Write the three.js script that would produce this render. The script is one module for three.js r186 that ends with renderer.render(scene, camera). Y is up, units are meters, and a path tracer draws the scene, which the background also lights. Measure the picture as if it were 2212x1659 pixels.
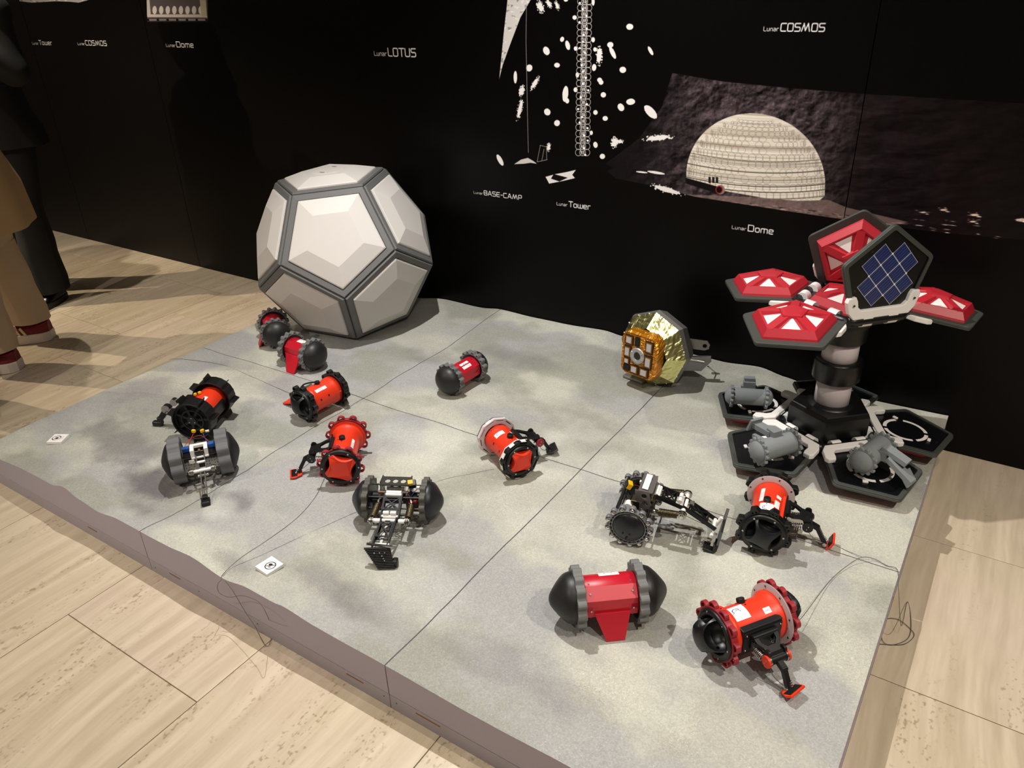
import * as THREE from 'three';
import { mergeGeometries, toCreasedNormals } from 'three/addons/utils/BufferGeometryUtils.js';
import { RoundedBoxGeometry } from 'three/addons/geometries/RoundedBoxGeometry.js';
import { MarchingCubes } from 'three/addons/objects/MarchingCubes.js';
import { RectAreaLightUniformsLib } from 'three/addons/lights/RectAreaLightUniformsLib.js';
import { Brush, Evaluator, SUBTRACTION } from 'three-bvh-csg';

// ---------------------------------------------------------------- camera, light, exposure
const scene = new THREE.Scene();
scene.background = new THREE.Color(0x000000);
const FOCAL = 1685.94, PW = 2212, PH = 1659;
const camera = new THREE.PerspectiveCamera(2 * Math.atan(PH / 2 / FOCAL) * 180 / Math.PI, PW / PH, 0.05, 60);
camera.position.set(0.7718, 1.499, 2.6904);
camera.rotation.set(-0.48443, 0.59427, -0.034574, 'YXZ');
camera.updateMatrixWorld(true);
scene.add(camera);
const renderer = new THREE.WebGLRenderer({ antialias: true });
renderer.toneMapping = THREE.LinearToneMapping;
renderer.toneMappingExposure = 1.08;
renderer.shadowMap.enabled = true;
RectAreaLightUniformsLib.init();
const CEIL = 2.85;
// [x, z, aim x, aim z, candela, colour, half angle]: ceiling spotlights read from shadows, reflection and lit floor; the last is added fill
const SPOTS = [
  [-0.75, 1.05, -0.35, 0.8, 17.5, 0xfffcf8, 0.88],
  [1.05, 2.3, 0.4, 1.0, 5.0, 0xfffaf4, 0.85],
  [-2.5, 1.5, -1.7, 0.4, 1.6, 0xfff8f0, 0.6],
  [-3.5, 0.9, -3.7, 0.45, 9.0, 0xfff4e2, 0.78],
  [-5.6, 2.3, -3.2, 0.7, 32.0, 0xffedd0, 0.42],
  [-0.9, 3.3, -0.9, 2.9, 9.0, 0xfff4e4, 0.8],
  [1.9, 1.5, 1.5, 1.3, 13.5, 0xfff3e2, 0.8],
  [-2.4, 3.6, -2.6, 2.0, 8.5, 0xfff4e4, 0.75],  // added fill for the visitors and the platform front
];
// soft fill panels added on the unseen ceiling behind and beside the camera: [x, z, width, depth, intensity]
const FILL_PANELS = [[-3.2, 4.6, 1.2, 1.2, 1.2], [1.6, 4.6, 1.2, 1.2, 1.2], [-6.6, 2.2, 1.2, 1.2, 1.2]];

// ---------------------------------------------------------------- pixel helpers (photograph frame 2212 x 1659)
function pixelRay(px, py) {
  const d = new THREE.Vector3((px - PW / 2) / FOCAL, -(py - PH / 2) / FOCAL, -1).applyQuaternion(camera.quaternion).normalize();
  return d;
}
function onY(px, py, y) { const d = pixelRay(px, py), t = (y - camera.position.y) / d.y; return camera.position.clone().addScaledVector(d, t); }
function onZ(px, py, z = 0) { const d = pixelRay(px, py), t = (z - camera.position.z) / d.z; return camera.position.clone().addScaledVector(d, t); }

// ---------------------------------------------------------------- noise and general helpers
function rng(seed) { let s = seed | 0; return () => { s = (s + 0x6d2b79f5) | 0; let t = Math.imul(s ^ (s >>> 15), 1 | s); t = (t + Math.imul(t ^ (t >>> 7), 61 | t)) ^ t; return ((t ^ (t >>> 14)) >>> 0) / 4294967296; }; }
const PERM = (() => { const r = rng(77), a = new Float32Array(65536); for (let i = 0; i < 65536; i++) a[i] = r(); return a; })();
const lat = (ix, iy) => PERM[(((ix & 255) << 8) | (iy & 255)) & 65535];
function vnoise(x, y) {
  const ix = Math.floor(x), iy = Math.floor(y), fx = x - ix, fy = y - iy, u = fx * fx * (3 - 2 * fx), v = fy * fy * (3 - 2 * fy);
  const a = lat(ix, iy), b = lat(ix + 1, iy), c = lat(ix, iy + 1), d = lat(ix + 1, iy + 1);
  return a + (b - a) * u + (c - a) * v + (a - b - c + d) * u * v;
}
function fbm(x, y, o = 4) { let s = 0, a = 0.5, t = 0; for (let i = 0; i < o; i++) { s += a * vnoise(x + i * 17.3, y + i * 9.7); t += a; a *= 0.5; x *= 2.03; y *= 2.03; } return s / t; }
const sstep = (a, b, x) => { const t = Math.min(1, Math.max(0, (x - a) / (b - a))); return t * t * (3 - 2 * t); };
const lerp = (a, b, t) => a + (b - a) * t;
const V = (x, y, z) => new THREE.Vector3(x, y, z);

const used = new Map();
function numbered(n) { const k = used.get(n) || 0; used.set(n, k + 1); return k ? n + '_' + String(k).padStart(3, '0') : n; }
function shade(o) { o.castShadow = true; o.receiveShadow = true; return o; }
function thing(name, label, category, pos = [0, 0, 0], turn = 0, group) {
  const o = new THREE.Group(); o.name = numbered(name); scene.add(o);
  o.position.set(...pos); o.rotation.y = turn; o.userData = { label, category };
  if (group) o.userData.group = group;
  return o;
}
function flat(g) {
  if (g.index) g = g.toNonIndexed();
  for (const k of Object.keys(g.attributes)) if (!['position', 'normal', 'uv'].includes(k)) g.deleteAttribute(k);
  if (!g.attributes.normal) g.computeVertexNormals();
  if (!g.attributes.uv) g.setAttribute('uv', new THREE.BufferAttribute(new Float32Array(g.attributes.position.count * 2), 2));
  g.morphAttributes = {};
  return g;
}
function merged(list) { const a = list.filter(Boolean).map(flat); return a.length === 1 ? a[0] : mergeGeometries(a, false); }
function part(name, geoms, mat, parent, label) {
  const m = shade(new THREE.Mesh(merged([].concat(geoms)), mat)); m.name = name;
  if (label) m.userData.label = label;
  (parent || scene).add(m);
  return m;
}
function struct(name, geoms, mat) { const m = part(name, geoms, mat, scene); m.userData.kind = 'structure'; return m; }
// shapes
function bx(w, h, d, x = 0, y = 0, z = 0, ry = 0, rx = 0, rz = 0) { const g = new THREE.BoxGeometry(w, h, d); if (rx) g.rotateX(rx); if (rz) g.rotateZ(rz); if (ry) g.rotateY(ry); g.translate(x, y, z); return g; }
function rbx(w, h, d, r, x = 0, y = 0, z = 0, ry = 0, rx = 0, rz = 0) { const g = new RoundedBoxGeometry(w, h, d, 2, r); if (rx) g.rotateX(rx); if (rz) g.rotateZ(rz); if (ry) g.rotateY(ry); g.translate(x, y, z); return g; }
function cy(r1, r2, h, x = 0, y = 0, z = 0, seg = 24) { const g = new THREE.CylinderGeometry(r1, r2, h, seg); g.translate(x, y, z); return g; }
function cyX(r1, r2, h, x = 0, y = 0, z = 0, seg = 24) { const g = new THREE.CylinderGeometry(r1, r2, h, seg); g.rotateZ(-Math.PI / 2); g.translate(x, y, z); return g; }
function sph(r, x = 0, y = 0, z = 0, a = 16, b = 12) { const g = new THREE.SphereGeometry(r, a, b); g.translate(x, y, z); return g; }
function rod(a, b, r, seg = 12, r2) {
  const d = new THREE.Vector3().subVectors(b, a), L = d.length(), g = new THREE.CylinderGeometry(r2 ?? r, r, L, seg);
  g.applyQuaternion(new THREE.Quaternion().setFromUnitVectors(V(0, 1, 0), d.normalize())); g.translate((a.x + b.x) / 2, (a.y + b.y) / 2, (a.z + b.z) / 2); return g;
}
function bar(a, b, w, t, side) { // box from a to b: width w along `side`, thickness t
  const d = new THREE.Vector3().subVectors(b, a), L = d.length(); d.normalize();
  const s = side.clone().addScaledVector(d, -side.dot(d)).normalize(), n = new THREE.Vector3().crossVectors(s, d);
  const g = new THREE.BoxGeometry(w, L, t); g.applyMatrix4(new THREE.Matrix4().makeBasis(s, d, n)); g.translate((a.x + b.x) / 2, (a.y + b.y) / 2, (a.z + b.z) / 2); return g;
}
function tube(pts, r, seg = 60, rs = 6, tension = 0.5) { return new THREE.TubeGeometry(new THREE.CatmullRomCurve3(pts, false, 'catmullrom', tension), seg, r, rs, false); }
function coil(a, b, R, r, turns) {
  const d = new THREE.Vector3().subVectors(b, a), L = d.length(), q = new THREE.Quaternion().setFromUnitVectors(V(0, 1, 0), d.clone().normalize()), pts = [];
  const n = Math.round(turns * 14);
  for (let i = 0; i <= n; i++) { const t = i / n * turns * 2 * Math.PI; pts.push(V(Math.cos(t) * R, i / n * L, Math.sin(t) * R).applyQuaternion(q).add(a)); }
  return new THREE.TubeGeometry(new THREE.CatmullRomCurve3(pts), n, r, 6, false);
}
function latheX(prof, seg = 40) { // prof: [x, r] pairs, revolved about the X axis
  const g = new THREE.LatheGeometry(prof.map(([x, r]) => new THREE.Vector2(Math.max(r, 1e-5), x)), seg); g.rotateZ(-Math.PI / 2); return g;
}
function latheY(prof, seg = 40) { return new THREE.LatheGeometry(prof.map(([r, y]) => new THREE.Vector2(Math.max(r, 1e-5), y)), seg); }
function extX(shape, w, x = 0, bevel = 0, cs = 6) { // extrude along X, shape (x -> -z, y -> y)
  const g = new THREE.ExtrudeGeometry(shape, { depth: w - 2 * bevel, bevelEnabled: bevel > 0, bevelThickness: bevel, bevelSize: bevel, bevelSegments: 1, curveSegments: cs });
  g.translate(0, 0, -(w - 2 * bevel) / 2); g.rotateY(Math.PI / 2); g.translate(x, 0, 0); return g;
}
function ext(shape, depth, bevel = 0, cs = 6) { return new THREE.ExtrudeGeometry(shape, { depth: depth - 2 * bevel, bevelEnabled: bevel > 0, bevelThickness: bevel, bevelSize: bevel, bevelSegments: 2, curveSegments: cs }); }
function poly2(pts) { const s = new THREE.Shape(); pts.forEach(([x, y], i) => i ? s.lineTo(x, y) : s.moveTo(x, y)); s.closePath(); return s; }
function hole(s, pts) { const h = new THREE.Path(); pts.forEach(([x, y], i) => i ? h.lineTo(x, y) : h.moveTo(x, y)); h.closePath(); s.holes.push(h); return s; }
function circlePts(cx, cyy, r, n = 10, a0 = 0) { return Array.from({ length: n }, (_, i) => [cx + r * Math.cos(a0 + i / n * 2 * Math.PI), cyy + r * Math.sin(a0 + i / n * 2 * Math.PI)]); }
function patch(x0, x1, a0, a1, r, n = 8) { // sticker on a cylinder about X; angle from +y towards +z; u runs along the arc, v along x
  const p = [], nn = [], uv = [], ix = [];
  for (let i = 0; i <= n; i++) for (let j = 0; j < 2; j++) {
    const a = lerp(a0, a1, i / n), x = j ? x1 : x0; p.push(x, r * Math.cos(a), r * Math.sin(a)); nn.push(0, Math.cos(a), Math.sin(a)); uv.push(i / n, j);
  }
  for (let i = 0; i < n; i++) { const k = 2 * i; ix.push(k, k + 2, k + 1, k + 1, k + 2, k + 3); }
  const g = new THREE.BufferGeometry(); g.setAttribute('position', new THREE.Float32BufferAttribute(p, 3)); g.setAttribute('normal', new THREE.Float32BufferAttribute(nn, 3)); g.setAttribute('uv', new THREE.Float32BufferAttribute(uv, 2)); g.setIndex(ix); return g;
}
const crease = (g, a = 0.6) => toCreasedNormals(g, a);
// materials
function mat(color, rough = 0.5, metal = 0, more = {}) { return new THREE.MeshPhysicalMaterial({ color, roughness: rough, metalness: metal, side: THREE.DoubleSide, ...more }); }
function canvasTex(w, h, draw) { const c = document.createElement('canvas'); c.width = w; c.height = h; draw(c.getContext('2d'), w, h); const t = new THREE.CanvasTexture(c); t.colorSpace = THREE.SRGBColorSpace; t.magFilter = THREE.LinearFilter; t.anisotropy = 8; return t; }
function dataTex(w, h, f, srgb = true) { // f(x, y, out) -> writes 0..255 into out[0..2]
  const d = new Uint8Array(w * h * 4), o = [0, 0, 0];
  for (let y = 0; y < h; y++) for (let x = 0; x < w; x++) { f(x, y, o); const i = (y * w + x) * 4; d[i] = Math.max(0, Math.min(255, o[0])); d[i + 1] = Math.max(0, Math.min(255, o[1])); d[i + 2] = Math.max(0, Math.min(255, o[2])); d[i + 3] = 255; }
  const t = new THREE.DataTexture(d, w, h, THREE.RGBAFormat); if (srgb) t.colorSpace = THREE.SRGBColorSpace; t.magFilter = THREE.LinearFilter; t.minFilter = THREE.LinearMipmapLinearFilter; t.generateMipmaps = true; t.wrapS = t.wrapT = THREE.RepeatWrapping; t.needsUpdate = true; return t;
}
const grainTex = dataTex(256, 256, (x, y, o) => { const r = PERM[(x * 263 + y * 769) & 65535], s = vnoise(x * 0.5, y * 0.5); o[0] = o[1] = o[2] = 255 * (0.55 * r + 0.45 * s); }, false);
const M = {
  orange: mat(0xdf3517, 0.42), red: mat(0xb90f26, 0.38), redDark: mat(0x94202c, 0.5), grey: mat(0x6a6b6b, 0.6), greyDark: mat(0x4c4a44, 0.6), domeBlack: mat(0x1b1a1a, 0.45),
  black: mat(0x0d0d0e, 0.42), blackGloss: mat(0x0b0c0e, 0.38), blackMetal: mat(0x1d1d1e, 0.4, 0.4), white: mat(0xe9e6e2, 0.4), whiteTrans: mat(0xe6d8d8, 0.45, 0, { transmission: 0.25, thickness: 0 }),
  steel: mat(0xb9b7b2, 0.25, 1), chrome: mat(0xe2e2e2, 0.07, 1), bronze: mat(0x6f6450, 0.38, 1), yellow: mat(0xe9b313, 0.5), blue: mat(0x21529f, 0.5), wireRed: mat(0xb0151d, 0.5), wirePurple: mat(0x40318a, 0.5), gun: mat(0x57544f, 0.35, 0.85), print: mat(0x7d8284, 0.85, 0, { bumpMap: grainTex, bumpScale: 0.0004 }), green: mat(0x2c4a35, 0.6),
  cable: mat(0x55504d, 0.5), stickerWhite: mat(0xe8e5e2, 0.5),
};
// ---------------------------------------------------------------- setting: tiled floor, walls, ceiling, lamps
const ROOM = { x0: -8.6, x1: 3.6, z1: 6.2 };
const travertine = dataTex(1024, 1024, (x, y, o) => {
  // 2.2 m x 2.2 m of stone, veins along v; sampled per tile at different places
  const u = x / 1024, v = y / 1024, U = u * 2.2, W = v * 2.2;
  const wob = (fbm(U * 2.2, W * 0.9, 3) - 0.5) * 0.16;
  const band = fbm((U + wob * 0.6) * 46, W * 2.2, 4), fine = fbm((U + wob) * 170, W * 16, 3), patchN = fbm(U * 3 + 9, W * 2 + 4, 3);
  let pit = fbm(U * 190 + 50, W * 110, 2), streak = fbm((U + wob) * 14 + 30, W * 2.4, 2);
  pit = sstep(0.66, 0.8, pit) * sstep(0.45, 0.7, streak);
  const k = 0.55 * band + 0.25 * fine + 0.2 * patchN;
  const t = sstep(0.16, 0.84, k);
  const pink = sstep(0.55, 0.75, patchN) * 0.6;
  o[0] = lerp(176, 204, t) - pit * 34; o[1] = lerp(161, 190, t) - pit * 36 - pink * 4; o[2] = lerp(137, 167, t) - pit * 36 + pink * 3;
});
const tileMat = mat(0xffffff, 0.3, 0, { map: travertine, clearcoat: 0.12, clearcoatRoughness: 0.2 });
const floor = struct('floor', bx(ROOM.x1 - ROOM.x0, 0.12, ROOM.z1 + 0.4, (ROOM.x0 + ROOM.x1) / 2, -0.0635, ROOM.z1 / 2), mat(0x6d5a44, 0.9));
{
  const TW = 0.5475, TL = 0.605, G = 0.0022, variants = [];
  const r = rng(5);
  for (let i = 0; i < 16; i++) {
    const g = flat(new RoundedBoxGeometry(TW - G, 0.012, TL - G, 1, 0.0008)); const p = g.attributes.position, uv = g.attributes.uv, ou = r(), ov = r(), f = r() < 0.5 ? 1 : -1;
    for (let k = 0; k < p.count; k++) uv.setXY(k, (f * p.getX(k)) / 2.2 + ou, p.getZ(k) / 2.2 + ov);
    variants.push(g);
  }
  for (let c = -16; c < 7; c++) for (let n = -1; n < 11; n++) {
    const x = -0.042 + (c + 0.5) * TW, z0 = (((c % 2) + 2) % 2 ? 0.54 : 0.235) + (n - 1) * TL, z = z0 + TL / 2;
    if (x < ROOM.x0 || x > ROOM.x1 || z < -0.25 || z > ROOM.z1) continue;
    const m = shade(new THREE.Mesh(variants[Math.floor(r() * 16)], tileMat)); m.name = 'tile'; m.position.set(x, -0.006, z); floor.add(m);
  }
}
// ---- printed wall boards
const S = 575, WALLTOP = CEIL;
const noiseCanvas = (() => {
  const c = document.createElement('canvas'); c.width = 1024; c.height = 640; const g = c.getContext('2d'), im = g.createImageData(1024, 640);
  for (let y = 0; y < 640; y++) for (let x = 0; x < 1024; x++) {
    const n = fbm(x / 34, y / 30, 6), n2 = fbm(x / 9 + 40, y / 8, 3), e = fbm((x + 3) / 34, (y + 3) / 30, 6) - n;
    const v = 44 + 330 * e + 46 * (n2 - 0.5) + 26 * (n - 0.5); const i = (y * 1024 + x) * 4;
    im.data[i] = v * 1.12 + 10; im.data[i + 1] = v * 0.98 + 6; im.data[i + 2] = v * 1.02 + 7; im.data[i + 3] = 255;
  }
  g.putImageData(im, 0, 0); return c;
})();
const GL = { // stroke letters: [advance, strokes]
  L: [0.62, [[[0, 1], [0, 0], [0.6, 0]]]], u: [0.58, [[[0, 0.68], [0, 0], [0.52, 0], [0.52, 0.68]]]], n: [0.58, [[[0, 0], [0, 0.68], [0.52, 0.68], [0.52, 0]]]],
  a: [0.58, [[[0.02, 0.68], [0.52, 0.68], [0.52, 0], [0, 0], [0, 0.36], [0.52, 0.36]]]], r: [0.42, [[[0, 0], [0, 0.68], [0.42, 0.68]]]], O: [0.74, [[[0.37, 1], [0, 1], [0, 0], [0.7, 0], [0.7, 1], [0.36, 1]]]],
  T: [0.74, [[[0, 1], [0.74, 1]], [[0.37, 1], [0.37, 0]]]], U: [0.72, [[[0, 1], [0, 0], [0.68, 0], [0.68, 1]]]], S: [0.7, [[[0.68, 1], [0, 1], [0, 0.52], [0.68, 0.52], [0.68, 0], [0, 0]]]],
  C: [0.7, [[[0.68, 1], [0, 1], [0, 0], [0.68, 0]]]], M: [1.08, [[[0, 0], [0.24, 1]], [[0.24, 1], [0.48, 0.1]], [[0.48, 0.1], [0.78, 1]], [[0.78, 1], [1.02, 0]]]], B: [0.7, [[[0, 0.5], [0.66, 0.5], [0.66, 1], [0, 1], [0, 0], [0.68, 0], [0.68, 0.5]]]],
  A: [0.78, [[[0, 0], [0.34, 1]], [[0.34, 1], [0.44, 1]], [[0.44, 1], [0.76, 0]], [[0.16, 0.32], [0.62, 0.32]]]], E: [0.66, [[[0.64, 1], [0, 1], [0, 0], [0.64, 0]], [[0, 0.5], [0.58, 0.5]]]], '-': [0.42, [[[0.02, 0.5], [0.38, 0.5]]]],
  P: [0.68, [[[0, 0], [0, 1], [0.66, 1], [0.66, 0.42], [0, 0.42]]]], o: [0.58, [[[0.26, 0.68], [0, 0.68], [0, 0], [0.54, 0], [0.54, 0.68], [0.25, 0.68]]]], w: [0.86, [[[0, 0.68], [0, 0], [0.42, 0], [0.42, 0.68]], [[0.42, 0], [0.84, 0], [0.84, 0.68]]]],
  e: [0.58, [[[0.52, 0], [0, 0], [0, 0.68], [0.54, 0.68], [0.54, 0.34], [0, 0.34]]]], D: [0.8, [[[0, 0], [0, 1]], [[0, 1], [0.74, 1], [0.74, 0], [0, 0]]]], m: [0.9, [[[0, 0], [0, 0.68], [0.86, 0.68], [0.86, 0]], [[0.43, 0.68], [0.43, 0]]]],
};
function strokeText(ctx, text, x0, y, x1, big) { // text drawn from x0 to x1 on baseline y, "Lunar" at half size; sizes in canvas px
  const gap = 0.2, small = big * 0.56, seq = []; let w = 0;
  for (const [i, ch] of [...text].entries()) { const h = i < 5 ? small : big; if (i === 5) w += big * 0.14; seq.push([ch, h, w]); w += (GL[ch][0] + gap) * h * 1.12; }
  const k = (x1 - x0) / w; ctx.strokeStyle = '#f1eeea'; ctx.lineCap = 'round'; ctx.lineJoin = 'round';
  for (const [ch, h, at] of seq) {
    ctx.lineWidth = h * 0.17;
    for (const s of GL[ch][1]) {
      ctx.beginPath(); const P = s.map(([a, b]) => [x0 + (at + a * h * 1.12) * k + h * 0.1, y - b * h * 0.98]);
      ctx.moveTo(...P[0]); for (let i = 1; i < P.length - 1; i++) ctx.arcTo(P[i][0], P[i][1], P[i + 1][0], P[i + 1][1], h * 0.18); ctx.lineTo(...P[P.length - 1]); ctx.stroke();
    }
  }
}
function drawMural(ctx, w, h, bx0) {
  const C = (px, py) => { const p = onZ(px, py, 0); return [(p.x - bx0) * S, (WALLTOP - p.y) * S]; };
  const r = rng(91);
  ctx.fillStyle = '#040303'; ctx.fillRect(0, 0, w, h);
  const path = (pts) => { ctx.beginPath(); pts.forEach((p, i) => { const q = C(...p); i ? ctx.lineTo(...q) : ctx.moveTo(...q); }); ctx.closePath(); };
  const ell = (px, py, rx, ry, rot = 0, fill = '#e9e4df', ragged = 0) => {
    if (ragged > 0.2) { for (let i = 0; i < 46; i++) { const t = r() * 6.283, q = Math.sqrt(r()) * 0.98, x = rx * q * Math.cos(t), y = ry * q * Math.sin(t), c = Math.cos(rot), s = Math.sin(rot), e = Math.min(rx, ry) * (0.12 + 0.22 * r() * (1 - q * 0.6)); const sp = []; for (let k = 0; k < 7; k++) sp.push([px + x * c - y * s + e * Math.cos(k * 0.9), py + x * s + y * c + e * Math.sin(k * 0.9)]); path(sp); ctx.fillStyle = fill; ctx.fill(); } rx *= 0.72; ry *= 0.72; ragged = 0.2; }
    const pts = []; for (let i = 0; i < 40; i++) { const t = i / 40 * 2 * Math.PI, k = 1 - ragged * r(), x = rx * k * Math.cos(t), y = ry * k * Math.sin(t), c = Math.cos(rot), s = Math.sin(rot); pts.push([px + x * c - y * s, py + x * s + y * c]); }
    path(pts); ctx.fillStyle = fill; ctx.fill();
  };
  const tw = [1258, 1259.5];
  // rock wall behind the dome
  ctx.save();
  path([[1452, 158], [1560, 176], [1700, 190], [1900, 206], [2212, 234], [2500, 262], [2500, 560], [2212, 516], [2050, 492], [1900, 486], [1700, 456], [1500, 425], [1395, 398], [1330, 385], [1300, 360], [1380, 300], [1430, 230]]);
  ctx.clip();
  { const a = C(1452, 158), b = C(2212, 516); ctx.drawImage(noiseCanvas, a[0] - 150, a[1] - 30, 760, 475); ctx.drawImage(noiseCanvas, a[0] + 600, a[1] - 30, 760, 475);
    // the print itself is dark towards its left and right ends: night round the lit dome
    const gL = ctx.createLinearGradient(C(1300, 300)[0], 0, C(1520, 300)[0], 0); gL.addColorStop(0, 'rgba(14,12,13,1)'); gL.addColorStop(0.45, 'rgba(14,12,13,.75)'); gL.addColorStop(1, 'rgba(14,12,13,0)'); ctx.fillStyle = gL; ctx.fillRect(0, 0, w, h);
    const gR = ctx.createLinearGradient(C(1750, 300)[0], 0, C(2090, 300)[0], 0); gR.addColorStop(0, 'rgba(16,10,12,0)'); gR.addColorStop(0.35, 'rgba(14,8,9,.72)'); gR.addColorStop(0.8, 'rgba(12,7,8,.93)'); gR.addColorStop(1, 'rgba(10,6,7,.97)'); ctx.fillStyle = gR; ctx.fillRect(0, 0, w, h);
    // lit ground in front of the dome
    path([[1480, 420], [1790, 432], [1880, 470], [1860, 484], [1650, 450], [1500, 428]]); ctx.fillStyle = 'rgba(150,125,115,.62)'; ctx.fill();
    for (let i = 0; i < 160; i++) { const px = 1490 + r() * 380, py = 422 + (px - 1490) * 0.12 + r() * 22; path([[px, py], [px + 6 + r() * 16, py + 1 + r() * 3], [px + 4, py + 3]]); ctx.fillStyle = r() < 0.5 ? 'rgba(20,12,10,.6)' : 'rgba(200,175,160,.45)'; ctx.fill(); }
  }
  ctx.restore();
  // dome
  ctx.save();
  const dome = []; for (let i = 0; i <= 60; i++) { const t = Math.PI * (1 - i / 60); dome.push([1632 + 150 * Math.cos(t), 388 - 143 * Math.sin(t) + 9 * Math.cos(t)]); }
  dome.push([1781, 424], [1770, 433], [1720, 434], [1650, 428], [1560, 412], [1482, 392]);
  path(dome); ctx.clip(); path(dome); ctx.fillStyle = '#e6dccb'; ctx.fill();
  for (let i = 0; i < 95; i++) { const y = 250 + r() * 180, ly = (y - 245) / 190; const a = r() * 0.5 + 0.1; ctx.beginPath(); for (let k = 0; k <= 30; k++) { const t = k / 30, px = 1484 + t * 296, py = y + (px - 1632) * 0.055 + 16 * ly * (1 - ((px - 1632) / 150) ** 2) - 6; const q = C(px, py); k ? ctx.lineTo(...q) : ctx.moveTo(...q); } ctx.lineWidth = 0.5 + r() * 2.6; ctx.strokeStyle = r() < 0.62 ? `rgba(120,102,84,${a * 0.55})` : `rgba(255,252,244,${a})`; ctx.stroke(); }
  for (const [y, lw, al] of [[338, 1.4, 0.7], [345, 1, 0.5], [362, 2, 0.7], [378, 1.2, 0.6], [392, 1.8, 0.8], [404, 1.6, 0.85], [418, 1.2, 0.8]]) { ctx.beginPath(); for (let k = 0; k <= 40; k++) { const px = 1482 + k / 40 * 300, py = y + 6 + (px - 1632) * 0.05 + 13 * (1 - ((px - 1632) / 150) ** 2) - 8; const q = C(px, py); k ? ctx.lineTo(...q) : ctx.moveTo(...q); } ctx.lineWidth = lw; ctx.strokeStyle = `rgba(48,40,34,${al})`; ctx.stroke(); }
  for (let row = 0; row < 13; row++) { const ph = row / 13 * 1.42, n = Math.round(27 * Math.cos(ph)) + 3; for (let k = 0; k < n; k++) { if (r() < 0.1) continue; const th = -Math.PI / 2 + (k + (row % 2) * 0.5) / n * Math.PI, px = 1632 + 148 * Math.cos(ph) * Math.sin(th), py = 408 - 152 * Math.sin(ph) + 14 * Math.cos(th) * Math.cos(ph) + (px - 1632) * 0.05; const rr = 8.6, sx = Math.max(0.22, Math.cos(th)), sy = Math.max(0.35, Math.cos(ph * 0.9)); ctx.beginPath(); for (let i = 0; i <= 20; i++) { const t = i / 20 * 2 * Math.PI, q = C(px + rr * sx * Math.cos(t), py + rr * sy * Math.sin(t)); i ? ctx.lineTo(...q) : ctx.moveTo(...q); } ctx.lineWidth = 0.7; ctx.strokeStyle = 'rgba(84,74,64,.55)'; ctx.stroke(); } }
  for (const px of [1530, 1538, 1546]) { path([[px, 382], [px + 5, 383], [px + 5, 396], [px, 395]]); ctx.fillStyle = '#1d1a18'; ctx.fill(); }
  ctx.restore();
  path([[1481, 384], [1560, 406], [1562, 418], [1530, 412], [1481, 396]]); ctx.fillStyle = '#100d0e'; ctx.fill();
  ell(1556, 410, 9.5, 10, 0, '#8a7b72'); ell(1553, 410, 8, 8.5, 0, '#0c0a0a'); ctx.beginPath(); for (let i = 0; i <= 24; i++) { const t = i / 24 * 2 * Math.PI, q = C(1553 + 7 * Math.cos(t), 410 + 7.5 * Math.sin(t)); i ? ctx.lineTo(...q) : ctx.moveTo(...q); } ctx.lineWidth = 1.6; ctx.strokeStyle = '#c0242c'; ctx.stroke();
  // town of lights at the right end
  for (const [px, py, k] of [[1913, 440, 1], [1938, 446, 1.2], [1975, 450, 1.6], [2099, 441, 1.5], [2155, 474, 1.6], [1895, 448, 0.8], [1935, 460, 0.9], [2063, 478, 0.7], [2195, 490, 1]]) { ell(px, py, 3.4 * k, 2 * k, -0.3, '#e8d2c0', 0.15); ell(px + 3, py + 3, 1.8 * k, 1.1 * k, 0, '#fff7ee', 0.1); for (let q = 0; q < 8; q++) ell(px - 6 + r() * 12, py - 5 + r() * 8, 0.8, 0.6, 0, '#a58d7d'); }
  for (let i = 0; i < 85; i++) { const px = 1880 + r() * 420, py = 456 + (px - 1880) * 0.13 + r() * 28; ell(px, py, 1 + r() * 4.2, 0.4 + r() * 0.5, 0.08, r() < 0.3 ? '#fff' : '#c9a88f', 0.3); }
  // cliff wedge
  ctx.save(); path([[1096, -120], [1096, 0], [1088, 70], [1078, 172], [1086, 140], [1102, 96], [1124, 38], [1146, 0], [1230, -110]]); ctx.clip(); path([[1000, -140], [1300, -140], [1300, 200], [1000, 200]]); ctx.fillStyle = '#d6d0cb'; ctx.fill();
  for (let i = 0; i < 300; i++) { const px = 1078 + r() * 100, py = -110 + r() * 280; path([[px, py], [px + 3 + r() * 8, py - 2 + r() * 5], [px + 1, py + 3 + r() * 5]]); ctx.fillStyle = r() < 0.55 ? 'rgba(50,44,42,.42)' : 'rgba(255,255,255,.5)'; ctx.fill(); } ctx.restore();
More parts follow.
